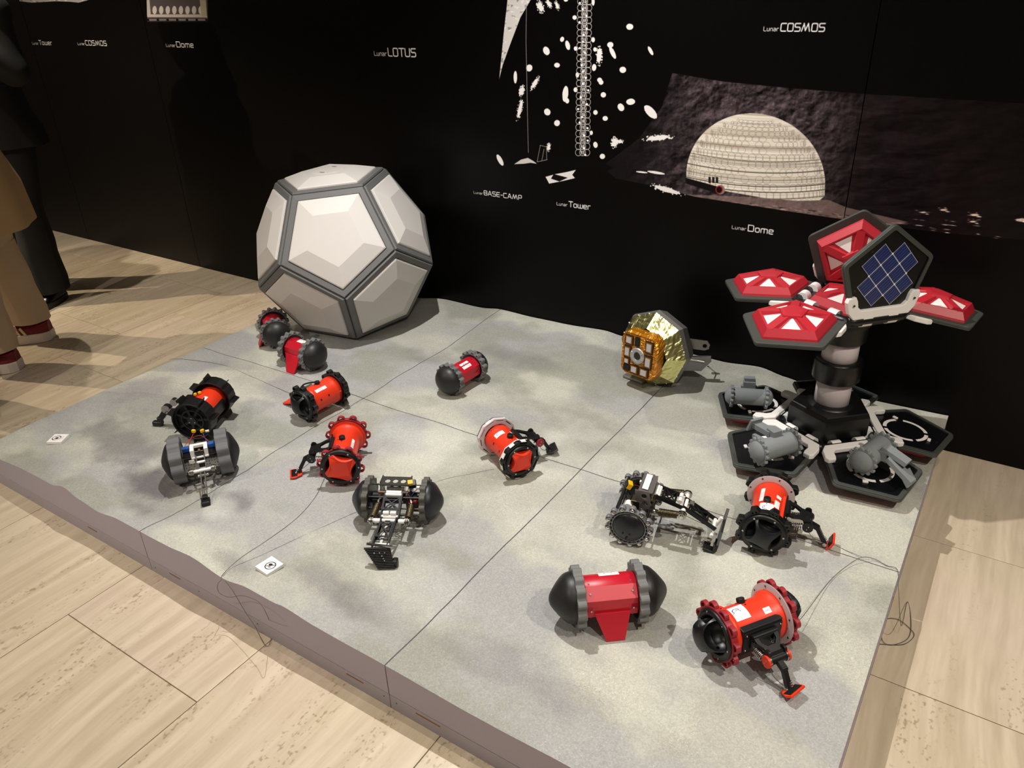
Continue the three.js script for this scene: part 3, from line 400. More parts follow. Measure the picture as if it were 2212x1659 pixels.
// ---------------------------------------------------------------- two-tier pentagon petal station
{
  const cx = 0.4105, cz = 0.3795, base = V(cx, H(cx, cz), cz), E = 0.1728, Y = (y) => y - base.y;
  const st = thing('petal_station', 'two tier station with red pentagon petals on a black and white column', 'model station', base.toArray());
  const rim = mat(0x3d413d, 0.5), redM = mat(0xb3222f, 0.45), winM = mat(0xebe6e2, 0.5), trayM = mat(0x0a0c0f, 0.3), capW = M.white;
  const colMat = mat(0xcfc4c6, 0.32, 0, { transmission: 0.12, thickness: 0 });
  const Rp = E / (2 * Math.sin(Math.PI / 5)), ap = Rp * Math.cos(Math.PI / 5);
  const pent = (s, y, zc = ap) => Array.from({ length: 5 }, (_, i) => { const t = Math.PI / 2 + i * 2 * Math.PI / 5; return V(-Rp * s * Math.cos(t), y, zc + Rp * s * Math.sin(t)); });
  // pent(): hinge edge lies on z = 0, apex points to +z
  function roundPent(s, r) { // rounded pentagon shape in (x, z)
    const P = pent(s, 0).map((v) => [v.x, v.z]), sh = new THREE.Shape(), n = 5;
    for (let i = 0; i < n; i++) { const p = P[i], a = P[(i + n - 1) % n], b = P[(i + 1) % n], da = Math.hypot(a[0] - p[0], a[1] - p[1]), db = Math.hypot(b[0] - p[0], b[1] - p[1]); const s0 = [p[0] + (a[0] - p[0]) * r / da, p[1] + (a[1] - p[1]) * r / da], s1 = [p[0] + (b[0] - p[0]) * r / db, p[1] + (b[1] - p[1]) * r / db]; i ? sh.lineTo(...s0) : sh.moveTo(...s0); sh.quadraticCurveTo(p[0], p[1], ...s1); }
    sh.closePath(); return sh;
  }
  function slab(s, r, y0, y1, bev, hs) { const sh = roundPent(s, r); if (hs) sh.holes.push(new THREE.Path(roundPent(hs, r * 0.6).getPoints(6))); const g = ext(sh, y1 - y0, bev, 5); g.rotateX(Math.PI / 2); g.translate(0, y1 - bev, 0); return g; }
  function domeRed(parent, zc = ap) {
    const P = (s, y) => pent(s, y, zc), K = 0.8;
    const d = part('red_dome', loft([P(0.82, 0.004), P(0.805, 0.01), P(0.70, 0.029), P(0.66, 0.029), P(0.645, 0.0225), P(0.2, 0.041)]), redM, parent, 'red faceted dome');
    const out = []; const cap = P(0.25, 0.046), cb = P(0.3, 0.034); out.push(loft([cb, P(0.27, 0.0455), P(0.2, 0.0475)]));
    for (let i = 0; i < 5; i++) { const c = P(1, 0)[i], o = V(0, 0, zc), dir = c.clone().sub(o).normalize(), side = V(dir.z, 0, -dir.x), mk = (t, w, y) => o.clone().addScaledVector(dir, Rp * t).addScaledVector(side, w).setY(y);
      const A = 0.1, B = 0.655, wb = 0.0165, wt = 0.011; const lv = [[mk(A, -wb, 0.03), mk(B, -wb, 0.018), mk(B, wb, 0.018), mk(A, wb, 0.03)], [mk(A, -wt, 0.0468), mk(B, -wt, 0.0288), mk(B, wt, 0.0288), mk(A, wt, 0.0468)]]; out.push(loft(lv)); }
    part('ridge', out, redM, parent);
    for (let i = 0; i < 5; i++) { // white windows between the ridges, apex towards the middle
      const a = P(1, 0)[i], b = P(1, 0)[(i + 1) % 5], o = V(0, 0, zc), m = a.clone().add(b).multiplyScalar(0.5), dm = m.clone().sub(o), dl = dm.length(), dir = dm.normalize(), side = b.clone().sub(a).normalize();
      const hAt = (t) => lerp(0.0225, 0.041, (0.645 - t) / 0.445) + 0.001, at = (t, w) => o.clone().addScaledVector(dir, dl * t).addScaledVector(side, w).setY(hAt(t));
      const tri = [at(0.625, -0.0265), at(0.625, 0.0265), at(0.26, 0.0)], dn = tri.map((v) => v.clone().setY(v.y - 0.003)); part('window', loft([dn, tri]), winM, parent, 'white triangular window');
    }
  }
  function bracket(parent, s) { // white U bracket along the hinge edge, on the side y*s
    const sh = poly2([[-0.086, -0.006], [-0.05, -0.006], [0.05, -0.006], [0.086, -0.006], [0.102, 0.012], [0.112, 0.044], [0.108, 0.054], [0.09, 0.055], [0.085, 0.046], [0.08, 0.026], [0.066, 0.014], [-0.066, 0.014], [-0.08, 0.026], [-0.085, 0.046], [-0.09, 0.055], [-0.108, 0.054], [-0.112, 0.044], [-0.102, 0.012]]);
    const g = ext(sh, 0.016, 0.003); g.rotateX(Math.PI / 2); g.translate(0, s > 0 ? 0.019 : -0.003, s > 0 ? 0.021 : 0.016);
    const b = part('hinge_bracket', g, capW, parent, 'white U shaped hinge bracket');
    for (const x of [-0.095, 0.095]) part('screw', cy(0.003, 0.003, 0.002, x, s > 0 ? 0.0192 : -0.0192, s > 0 ? 0.057 : 0.052, 10), M.gun, parent);
    for (const x of [-0.04, 0.04]) { const c = new THREE.CylinderGeometry(0.0178, 0.0178, 0.03, 20); c.rotateZ(Math.PI / 2); c.translate(x, 0, -0.004); part('clip', [c, bx(0.03, 0.006, 0.022, x, s > 0 ? 0.0132 : -0.0132, 0.007)], capW, parent, 'white pipe clip'); }
  }
  function tray(p, s, kind) { // dark face of a petal, y*s side
    const f = (y0, y1) => s > 0 ? [y0, y1] : [-y1, -y0];
    part('tray_rim', slab(0.99, 0.012, ...f(0.002, 0.009), 0.0015, 0.9), rim, p, 'dark grey petal rim');
    const plate = part('tray_plate', slab(0.92, 0.01, ...f(0.001, 0.0045), 0.0004), trayM, p, 'black tray plate');
    for (let i = 0; i < 5; i++) { const v = pent(0.8, 0)[i], w = pent(0.8, 0)[(i + 1) % 5], m = v.clone().add(w).multiplyScalar(0.5); if (i === 2) continue; part('screw', cy(0.0028, 0.0028, 0.001, m.x, s * 0.0048, m.z, 10), M.gun, p); }
    if (kind === 'ring') for (const [a0, a1] of [[0.2, 1.4], [1.6, 3.2], [3.4, 4.4], [4.6, 6.1]]) { const g = new THREE.RingGeometry(0.055, 0.066, 24, 1, a0, a1 - a0); g.rotateX(-Math.PI / 2); g.translate(0.0, s * 0.0052, ap); part('ring_mark', g, winM, p, 'white arc marking'); }
    if (kind === 'ring') for (const [x, z] of [[0.072, 0.02], [-0.05, 0.085]]) part('clamp', rbx(0.016, 0.006, 0.01, 0.002, x, s * 0.007, ap + z - 0.03, x * 9), winM, p);
  }
  const cellTex = canvasTex(128, 128, (c) => { c.fillStyle = '#c9ccd0'; c.fillRect(0, 0, 128, 128); c.fillStyle = '#16265c'; c.fillRect(3, 3, 122, 122); c.strokeStyle = '#5b6b96'; c.lineWidth = 2; for (let i = 0; i < 5; i++) { c.beginPath(); c.moveTo(4, i * 24.4 + 15); c.lineTo(124, i * 24.4 + 15); c.stroke(); } });
  const cellM = mat(0xffffff, 0.25, 0, { map: cellTex, clearcoat: 0.5, clearcoatRoughness: 0.1 });
  function solar(p, s) { // twelve cells set diagonally
    const at = (i, j) => [-0.0833 + i * 0.031 + j * 0.0277, 0.1588 + i * 0.0281 - j * 0.0306];
    for (const [i, j] of [[-1, 1], [-1, 2], [0, 0], [1, 0], [0, 1], [1, 1], [0, 2], [1, 2], [0, 3], [1, 3], [2, 1], [2, 2]]) { const [x, z] = at(i + 0.5, j + 0.5), g = bx(0.0414, 0.0012, 0.0412, x, s * 0.0056, z, -0.736); part('solar_cell', g, cellM, p, 'blue solar cell'); }
    for (const [i, j] of [[0, 1], [1, 1], [0, 2], [1, 2], [2, 2], [0, 3], [1, 3], [2, 3], [2, 1]]) { const [x, z] = at(i, j); part('solar_joint', bx(0.0046, 0.0014, 0.0046, x, s * 0.0059, z), winM, p); }
  }
  function petal(k, phi, yw, d, tau, flip, kind, name) { // k: index; flip: red dome below (lower tier)
    const t = phi + 2 * Math.PI * k / 5, g = new THREE.Group(); g.name = name; st.add(g);
    const er = V(Math.cos(t), 0, Math.sin(t)), eo = er.clone().multiplyScalar(Math.cos(tau)).setY(Math.sin(tau)), et = V(er.z, 0, -er.x), n = new THREE.Vector3().crossVectors(eo, et);
    g.matrixAutoUpdate = true; const m = new THREE.Matrix4().makeBasis(et, n, eo); g.quaternion.setFromRotationMatrix(m); g.position.set(er.x * d, Y(yw), er.z * d);
    const body = part('petal_plate', slab(1.0, 0.012, -0.004, 0.004, 0.002), rim, g, 'dark grey pentagon petal plate');
    const up = new THREE.Group(); // dome on the +y side unless flipped
    if (flip) { const tmp = { add: (o) => { o.scale.y = -1; g.add(o); } }; domeRed(tmp); tray(g, 1, kind); bracket(g, 1); }
    else { domeRed(g); tray(g, -1, 'none'); if (kind === 'solar') solar(g, -1); bracket(g, -1); }
    return g;
  }
  const phiL = 0.8055, phiU = 0.741;
  for (let k = 0; k < 5; k++) petal(k, phiL, 0.197, 0.119, -0.09, true, 'ring', 'lower_petal');
  const taus = [1.586, -0.111, -0.07, 1.833, -0.157];
  for (let k = 0; k < 5; k++) petal(k, phiU, 0.619, 0.124, taus[k], false, 'solar', 'upper_petal');
  // hinge pipes round both hubs
  const pipe = (phi, y, r, R) => { const pts = []; for (let k = 0; k < 5; k++) { const t = phi + Math.PI / 5 + 2 * Math.PI * k / 5; for (const o of [-0.1, 0, 0.1]) pts.push(V(R * (o ? 0.985 : 0.955) * Math.cos(t + o), Y(y), R * (o ? 0.985 : 0.955) * Math.sin(t + o))); } const c = new THREE.CatmullRomCurve3(pts, true, 'catmullrom', 0.15); return new THREE.TubeGeometry(c, 120, r, 10, true); };
  part('lower_hinge_pipe', pipe(phiL, 0.198, 0.0155, 0.1475), M.blackGloss, st, 'black pentagon hinge pipe');
  part('upper_hinge_pipe', pipe(phiU, 0.617, 0.014, 0.152), M.blackGloss, st, 'black pentagon hinge pipe');
  const PB = (R, y, phi) => Array.from({ length: 5 }, (_, k) => { const t = phi - Math.PI / 5 + -2 * Math.PI * k / 5; return V(R * Math.cos(t), Y(y), R * Math.sin(t)); });
  part('base_body', loft([PB(0.1, 0.14, phiL), PB(0.116, 0.2, phiL), PB(0.124, 0.21, phiL), PB(0.124, 0.27, phiL), PB(0.118, 0.283, phiL), PB(0.115, 0.285, phiL)]), mat(0x0b0b0b, 0.35), st, 'black chamfered pentagon base');
  part('base_collar', latheY([[0.075, Y(0.279)], [0.072, Y(0.286)], [0.062, Y(0.292)], [0.054, Y(0.292)]], 40), M.blackGloss, st);
  part('column_lower', latheY([[0.001, Y(0.28)], [0.052, Y(0.28)], [0.052, Y(0.372)], [0.001, Y(0.372)]], 40), colMat, st, 'frosted white column segment');
  part('column_drum', latheY([[0.04, Y(0.366)], [0.064, Y(0.368)], [0.07, Y(0.374)], [0.07, Y(0.432)], [0.064, Y(0.438)], [0.04, Y(0.438)]], 40), mat(0x0a0a0a, 0.3), st, 'black column drum');
  part('column_upper', latheY([[0.001, Y(0.43)], [0.052, Y(0.43)], [0.052, Y(0.505)], [0.001, Y(0.505)]], 40), colMat, st, 'frosted white column segment');
  part('upper_collar', latheY([[0.03, Y(0.495)], [0.06, Y(0.498)], [0.066, Y(0.505)], [0.066, Y(0.545)], [0.08, Y(0.575)], [0.1, Y(0.59)], [0.1, Y(0.602)], [0.02, Y(0.602)]], 40), M.black, st);
  const hub = new THREE.Group(); hub.name = 'upper_hub'; hub.position.set(0, Y(0.612), 0); hub.rotation.y = -phiU + Math.PI / 2 + Math.PI; st.add(hub);
  part('hub_plate', loft([pent(0.98, -0.02, 0), pent(1.0, 0, 0), pent(1.0, 0.004, 0), pent(0.95, 0.006, 0)]), M.black, hub); domeRed(hub, 0);
  for (let k = 0; k < 5; k++) { const t = phiU + 2 * Math.PI * k / 5, a = V(Math.cos(t) * 0.05, Y(0.585), Math.sin(t) * 0.05), b = V(Math.cos(t) * 0.17, Y(0.588), Math.sin(t) * 0.17); if (k === 0 || k === 3) continue; part('support_arm', bar(a, b, 0.04, 0.008, V(-Math.sin(t), 0, Math.cos(t))), M.white, st, 'white support arm'); }
}
// ---------------------------------------------------------------- foil covered lander model
{
  const g = thing('foil_lander', 'small octagonal lander model wrapped in gold foil with orange front by the black wall', 'lander model', [-0.232, H(-0.232, 0.285), 0.285]);
  const yaw = -0.2, pit = 0.06, n = V(Math.sin(yaw) * Math.cos(pit), Math.sin(pit), Math.cos(yaw) * Math.cos(pit)), r = V(0, 1, 0).cross(n).normalize(), u = new THREE.Vector3().crossVectors(n, r);
  const R = 0.142, C = V(0, R * Math.cos(Math.PI / 8) * 1.055, 0), rnd = rng(8);
  const O = (a, s, d) => C.clone().addScaledVector(r, R * s * Math.cos(a)).addScaledVector(u, R * s * Math.sin(a)).addScaledVector(n, d);
  const oct = (s, d, o = 0) => Array.from({ length: 8 }, (_, i) => O(i * Math.PI / 4 + o, s, d));
  const P2 = (x, y, d) => C.clone().addScaledVector(r, x).addScaledVector(u, y).addScaledVector(n, d);
  const crinkle = dataTex(512, 512, (x, y, o) => { const a = fbm(x / 60, y / 60, 3), b = fbm(x / 22 + 9, y / 90 + 4, 3), c = fbm(x / 110 + 3, y / 18, 3); const v = Math.abs(a - 0.5) * 2 + Math.abs(b - 0.5) * 1.6 + Math.abs(c - 0.5) * 1.4; o[0] = o[1] = o[2] = 255 * Math.min(1, v); }, false); 
  const foil = mat(0xe6e29c, 0.28, 1, { bumpMap: crinkle, bumpScale: 0.0025 }), amber = mat(0xd98a14, 0.2, 0.55, { bumpMap: crinkle, bumpScale: 0.006, clearcoat: 0.6 }), shell = mat(0x8e8c89, 0.4, 0.6);
  const uvPlanar = (geo, k = 4) => { geo = flat(geo); const p = geo.attributes.position, uv = geo.attributes.uv, v = V(0, 0, 0); for (let i = 0; i < p.count; i++) { v.fromBufferAttribute(p, i).sub(C); uv.setXY(i, v.dot(r) * k, v.dot(u) * k + v.dot(n) * k * 0.7); } return geo; };
  part('shell', loft([oct(0.5, -0.1), oct(0.9, -0.068), oct(1.03, -0.018), oct(1.0, 0.0)]), shell, g, 'grey metal shell');
  for (let i = 0; i < 8; i++) { // eight foil facets, each sunk and creased a little
    const a0 = i * Math.PI / 4, a1 = a0 + Math.PI / 4, N = 7, P = [], ix = [];
    for (let s = 0; s <= N; s++) for (let t = 0; t <= N; t++) { const k = lerp(1.0, 0.66, t / N), d = lerp(0.001, 0.052, t / N), p = O(a0, k, d).lerp(O(a1, k, d), s / N); const e = Math.min(s, t, N - s, N - t) === 0 ? 0 : 1; p.addScaledVector(n, e * (rnd() - 0.55) * 0.004); P.push(p.x, p.y, p.z); }
    for (let s = 0; s < N; s++) for (let t = 0; t < N; t++) { const k = s * (N + 1) + t; ix.push(k, k + 1, k + N + 1, k + 1, k + N + 2, k + N + 1); }
    const q = new THREE.BufferGeometry(); q.setAttribute('position', new THREE.Float32BufferAttribute(P, 3)); q.setIndex(ix); const f = q.toNonIndexed(); f.computeVertexNormals(); part('foil_facet', uvPlanar(f, 3), foil, g, 'crinkled gold foil facet');
  }
  for (let i = 0; i < 16; i++) { const a = i * Math.PI / 8 + 0.2, p = O(0, 0, 0), e = oct(1.0, 0.002), f = Math.floor(a / (Math.PI / 4)) % 8, q = e[f].clone().lerp(e[(f + 1) % 8], i % 2 ? 0.72 : 0.28); part('rivet', sph(0.0026, q.x, q.y, q.z, 8, 6), M.white, g); }
  const RB = (w, h, c, d) => { const o = []; for (const [sx, sy] of [[1, 1], [-1, 1], [-1, -1], [1, -1]]) { const q = [[w, h - c], [w - c * 0.35, h - c * 0.35], [w - c, h]]; const L = (sx * sy > 0) ? q : q.slice().reverse(); for (const [x, y] of L) o.push(P2(sx * x, sy * y, d)); } return o; };
  part('amber_cover', uvPlanar(loft([RB(0.076, 0.083, 0.03, 0.036), RB(0.079, 0.086, 0.03, 0.05), RB(0.077, 0.084, 0.028, 0.082), RB(0.071, 0.078, 0.02, 0.09), RB(0.066, 0.073, 0.004, 0.088)]), 6), amber, g, 'orange wrapped front cover');
  const cell = (x, y, w, h) => { const M4 = new THREE.Matrix4().makeBasis(r, u, n).setPosition(P2(x, y, 0.09)); const a = bx(w, h, 0.004); a.applyMatrix4(M4); const f = part('sensor_frame', a, mat(0x241508, 0.5), g, 'dark framed sensor'); const b = bx(w * 0.78, h * 0.78, 0.002, 0, 0, 0.0025); b.applyMatrix4(M4); part('gold_trim', b, mat(0xa46a14, 0.35, 0.7), f); const c = bx(w * 0.58, h * 0.6, 0.002, 0, 0, 0.0036); c.applyMatrix4(M4); part('sensor_pad', c, mat(0xb4b2b4, 0.5), f, 'grey sensor pad'); };
  for (const a of [[-0.043, 0.05, 0.036, 0.036], [0.044, 0.044, 0.032, 0.046], [-0.047, 0.004, 0.03, 0.046], [0.044, -0.012, 0.032, 0.05], [-0.047, -0.032, 0.026, 0.024], [-0.012, -0.056, 0.036, 0.034], [0.03, -0.056, 0.04, 0.034]]) cell(...a);
  for (const [x, y, w, h] of [[-0.008, 0.052, 0.018, 0.036], [-0.046, -0.058, 0.026, 0.022]]) { const b = bx(w, h, 0.005); b.applyMatrix4(new THREE.Matrix4().makeBasis(r, u, n).setPosition(P2(x, y, 0.09))); part('dark_opening', b, mat(0x050405, 0.7), g); }
  { const m = new THREE.Matrix4().makeBasis(u, n, r).setPosition(P2(-0.002, 0.0, 0.09)); const q = latheY([[0.03, 0], [0.03, 0.006], [0.022, 0.007], [0.016, 0.007], [0.014, 0.002], [0.001, 0.002]], 32); q.applyMatrix4(m); { const dk = cy(0.0135, 0.0135, 0.001, 0, 0.0036, 0, 20); dk.applyMatrix4(m); part('nozzle_mouth', dk, mat(0x120b06, 0.3), g); } const f = part('nozzle_ring', q, mat(0xbdbdbb, 0.35, 0.7), g, 'silver flange ring'); for (let i = 0; i < 6; i++) { const s = sph(0.0026, 0.025 * Math.cos(i * 1.047), 0.008, 0.025 * Math.sin(i * 1.047), 8, 6); s.applyMatrix4(m); part('bolt', s, M.chrome, f); } }
  // mounting lug and leg behind
  const lug = poly2([[-0.02, -0.017], [0.066, -0.019], [0.08, -0.012], [0.083, 0.004], [0.074, 0.017], [-0.02, 0.02]]); hole(lug, circlePts(0.066, -0.002, 0.0085, 14)); hole(lug, circlePts(0.012, -0.001, 0.006, 12));
  const lg = ext(lug, 0.006, 0.001); lg.applyMatrix4(new THREE.Matrix4().makeBasis(V(0.95, -0.02, -0.3).normalize(), V(0, 1, 0), V(0.3, 0, 0.95).normalize()).setPosition(C.x + 0.105, C.y + 0.028, C.z - 0.05)); part('mounting_lug', lg, mat(0x77746f, 0.3, 0.9), g, 'metal lug with round holes');
  const leg = poly2([[-0.03, 0.0], [0.06, 0.006], [0.062, -0.012], [0.03, -0.052], [-0.04, -0.056]]); const l2 = ext(leg, 0.012, 0.001); l2.applyMatrix4(new THREE.Matrix4().makeBasis(V(0.93, 0, -0.36).normalize(), V(0, 1, 0), V(0.36, 0, 0.93).normalize()).setPosition(C.x + 0.125, C.y - 0.035, C.z - 0.085)); part('leg_plate', l2, mat(0x8b888a, 0.35, 0.8), g, 'angled metal leg plate');
  const t0 = V(C.x + 0.176, C.y - 0.07, C.z - 0.1), foot = onY(1546, 805, HP + 0.015).sub(g.position); part('strut', [rod(t0, foot, 0.0028, 8), bx(0.03, 0.003, 0.006, foot.x, foot.y - 0.003, foot.z, 0.3), rod(V(C.x + 0.1, C.y - 0.045, C.z - 0.07), V(C.x + 0.165, C.y - 0.05, C.z - 0.09), 0.006, 10)], M.steel, g);
  part('foot', [rbx(0.09, 0.01, 0.05, 0.003, C.x - 0.06, 0.008, 0.0, -0.2), rbx(0.05, 0.03, 0.05, 0.004, 0.01, 0.012, -0.03)], shell, g);
}

// ---------------------------------------------------------------- rover kit
function roverFrame(A, B, R) { // photo pixels of the two wheel centres, wheel radius -> base position, turn, half wheel distance
  const a = onY(...A, HP + R), b = onY(...B, HP + R), o = a.clone().add(b).multiplyScalar(0.5), d = b.clone().sub(a);
  return { pos: [o.x, H(o.x, o.z), o.z], turn: Math.atan2(-d.z, d.x), s: d.length() / 2 };
}
function scallop(R, d, N, Ri, holeR, hr) {
  const pts = [], n = N * 10; for (let i = 0; i < n; i++) { const a = i / n * 2 * Math.PI, c = Math.cos(N * a), r = R - d * 0.5 + d * 0.5 * Math.sign(c) * Math.pow(Math.abs(c), 0.7); pts.push([r * Math.cos(a), r * Math.sin(a)]); }
  const s = poly2(pts); hole(s, circlePts(0, 0, Ri, 40)); if (holeR) for (let i = 0; i < N; i++) { const a = i / N * 2 * Math.PI; hole(s, circlePts(hr * Math.cos(a), hr * Math.sin(a), holeR, 7)); } return s;
}
function wheelScallop(g, x, R, w, N, m, o = {}) {
  const wheel = part('wheel', crease(extX(scallop(R, o.d ?? 0.0085, N, R - (o.band ?? 0.012), o.holeR ?? 0.0036, R - 0.0068), w, x, 0.0008), 0.5).translate(0, R, 0), m, g, o.label ?? 'grey scalloped wheel');
  part('wheel_hub', latheX([[x - w * 0.45, 0.02], [x - w * 0.45, R - 0.0125], [x + w * 0.45, R - 0.0125], [x + w * 0.45, 0.02]], 40).translate(0, R, 0), M.black, wheel);
  return wheel;
}
function dome(g, x, dir, R, r, len, kind = 'round', m = M.domeBlack) {
  const p = []; for (let i = 0; i <= 22; i++) { const t = i / 22; let rr, xx; if (kind === 'bullet' || kind === 'flatbullet') { const T = [[0, 1], [0.18, 0.985], [0.34, 0.93], [0.5, 0.8], [0.66, 0.62], [0.8, 0.44], [0.9, 0.3], [0.96, 0.19], [0.99, 0.09], [1, 0]], u = t * 9, q = Math.min(8, Math.floor(u)), fr = u - q; xx = len * lerp(T[q][0], T[q + 1][0], fr); rr = r * lerp(T[q][1], T[q + 1][1], fr); } else if (kind === 'round') { rr = r * Math.cos(t * Math.PI / 2); xx = len * Math.sin(t * Math.PI / 2); } else { const a = t * Math.PI / 2; rr = r * Math.pow(Math.cos(a), kind === 'cone' ? 0.95 : 0.85); xx = len * (kind === 'cone' ? 0.45 * t + 0.55 * Math.sin(a) : 0.25 * t + 0.75 * Math.pow(Math.sin(a), 1.15)); } p.push([x + dir * xx, rr]); }
  return part('dome_cap', latheX([[x, 0.001], [x, r * 0.99], ...p], 44).translate(0, R, 0), m, g, 'black dome cap');
}
function screwR(g, x, a, r, R, m = M.steel, rad = 0.0022) { const c = cy(rad, rad, 0.0016, 0, 0, 0, 8); c.rotateX(a); c.translate(x, R + Math.cos(a) * r, Math.sin(a) * r); return part('screw', c, m, g); }
const stickerLogo = canvasTex(160, 120, (c, w, h) => { c.fillStyle = '#f3f0ee'; c.fillRect(0, 0, w, h); c.lineWidth = 6; c.strokeStyle = '#3b3a78'; c.beginPath(); c.arc(60, 62, 22, 1.0, 4.6); c.stroke(); c.strokeStyle = '#2b2a4a'; c.lineWidth = 4; c.beginPath(); c.arc(74, 54, 16, 2.2, 5.2); c.stroke(); c.beginPath(); c.moveTo(74, 78); c.lineTo(86, 90); c.stroke(); c.fillStyle = '#b7b2b8'; for (let i = 0; i < 3; i++) c.fillRect(96, 22 + i * 9, 40 - i * 6, 3); });
const stickerSmall = (text) => canvasTex(192, 48, (c, w, h) => { c.fillStyle = '#f2efec'; c.fillRect(0, 0, w, h); c.fillStyle = '#55545a'; c.font = '26px sans-serif'; c.textAlign = 'center'; c.textBaseline = 'middle'; c.fillText(text, w / 2, h / 2 + 1, w - 12); });
const logoM = mat(0xffffff, 0.5, 0, { map: stickerLogo }), ipM = mat(0xffffff, 0.5, 0, { map: stickerSmall('192.168.1.190') });
function sticker(g, x0, x1, a0, a1, r, R, m = M.stickerWhite) { return part('sticker', patch(x0, x1, a0, a1, r).translate(0, R, 0), m, g, 'white printed sticker'); }

// ---- red capsule rovers with grey scalloped wheels
function capsule(A, B, R, label, o = {}) {
  const f = roverFrame(A, B, R), g = thing('capsule_rover', label, 'rover', f.pos, f.turn), s = o.s ?? f.s, w = o.w ?? 0.021, br = R * 0.66;
  part('body', latheX([[-s + w / 2, 0.01], [-s + w / 2, br], [s - w / 2, br], [s - w / 2, 0.01]], 44).translate(0, R, 0), M.red, g, 'red cylindrical body');
  const L = 2 * s - w - 0.002, seg = []; { const q = [[25, 1.02], [62, 1.075], [112, 1.075], [152, 1.02]].map(([a, k]) => { const t = a * Math.PI / 180 * (o.fin < 0 ? -1 : 1); return [-br * k * Math.sin(t), br * k * Math.cos(t)]; }); q.push([-(o.fin < 0 ? -1 : 1) * br * 0.3, -br * 0.6], [-(o.fin < 0 ? -1 : 1) * br * 0.3, br * 0.6]); seg.push(extX(poly2(q), L, 0, 0.0006)); }
  part('side_shell', merged(seg).translate(0, R, 0), M.red, g, 'red faceted side shell');
  for (const x of [-s, s]) { const wh = wheelScallop(g, x, R, w, o.N ?? 14, M.grey); for (const k of [-1, 1]) part('wheel_face', new THREE.RingGeometry(R * 0.62, R - 0.0122, 36).rotateY(Math.PI / 2).translate(x + k * w * 0.5, R, 0), M.black, wh); }
  dome(g, -s - w * 0.4, -1, R, o.dr ?? R * 0.83, o.dl ?? 0.06, o.kind ?? 'bullet'); dome(g, s + w * 0.4, 1, R, o.dr ?? R * 0.83, o.dl ?? 0.06, o.kind ?? 'bullet');
  if (o.fin) { const k = o.fin, up = V(0, 0.066, k * br * 1.09), dn = V(0, 0.002, k * (o.finz ?? 0.076)), d = dn.clone().sub(up), ln = d.length(); const sh = poly2([[-0.041, 0], [0.041, 0], [0.022 + (o.fx ?? 0.003), ln], [-0.02 + (o.fx ?? 0.003), ln]]); const ge = ext(sh, 0.006, 0.0008); ge.applyMatrix4(new THREE.Matrix4().makeBasis(V(1, 0, 0), d.normalize(), V(1, 0, 0).cross(d)).setPosition(up.x, up.y, up.z)); part('tail_fin', ge, M.red, g, 'red trapezoid tail fin'); }
  const kf = o.fin < 0 ? -1 : 1;
  for (const x of [-s + w / 2 + 0.012, s - w / 2 - 0.012]) { screwR(g, x, kf * 0.75, br * 1.055, R); screwR(g, x, kf * 1.55, br * 1.075, R); screwR(g, x, kf * 2.05, br * 1.06, R); screwR(g, x, kf * 0.25, br, R, M.bronze); }
  if (o.sticker) sticker(g, o.sticker[0], o.sticker[1], o.sticker[2], o.sticker[3], br + 0.0006, R, logoM);
  return g;
}
const PIX = (ox, oy, k) => (x, y) => [ox + x / k, oy + y / k];
capsule([1247.9, 1289.7], [1378, 1277], 0.073, 'red capsule rover with two pointed black domes near the platform front edge', { fin: 1, sticker: [-0.02, 0.028, -0.75, -0.22] });
capsule([629, 750], [676, 766], 0.066, 'red capsule rover with tail fin and sticker beside the white pod', { fin: 1, kind: 'round', dr: 0.056, dl: 0.045, s: 0.062, sticker: [-0.01, 0.03, -0.35, 0.25], N: 15 });
capsule([589, 694], [598, 724], 0.066, 'red capsule rover tucked half under the white pod', { fin: 1, kind: 'round', dr: 0.056, dl: 0.045, s: 0.062, N: 15 });
capsule([973, 819], [1022.7, 790], 0.061, 'red capsule rover standing alone on the moon ground between pod and foil lander', { kind: 'round', dr: 0.054, dl: 0.044, sticker: [-0.022, 0.022, 0.15, 0.95], N: 15 });

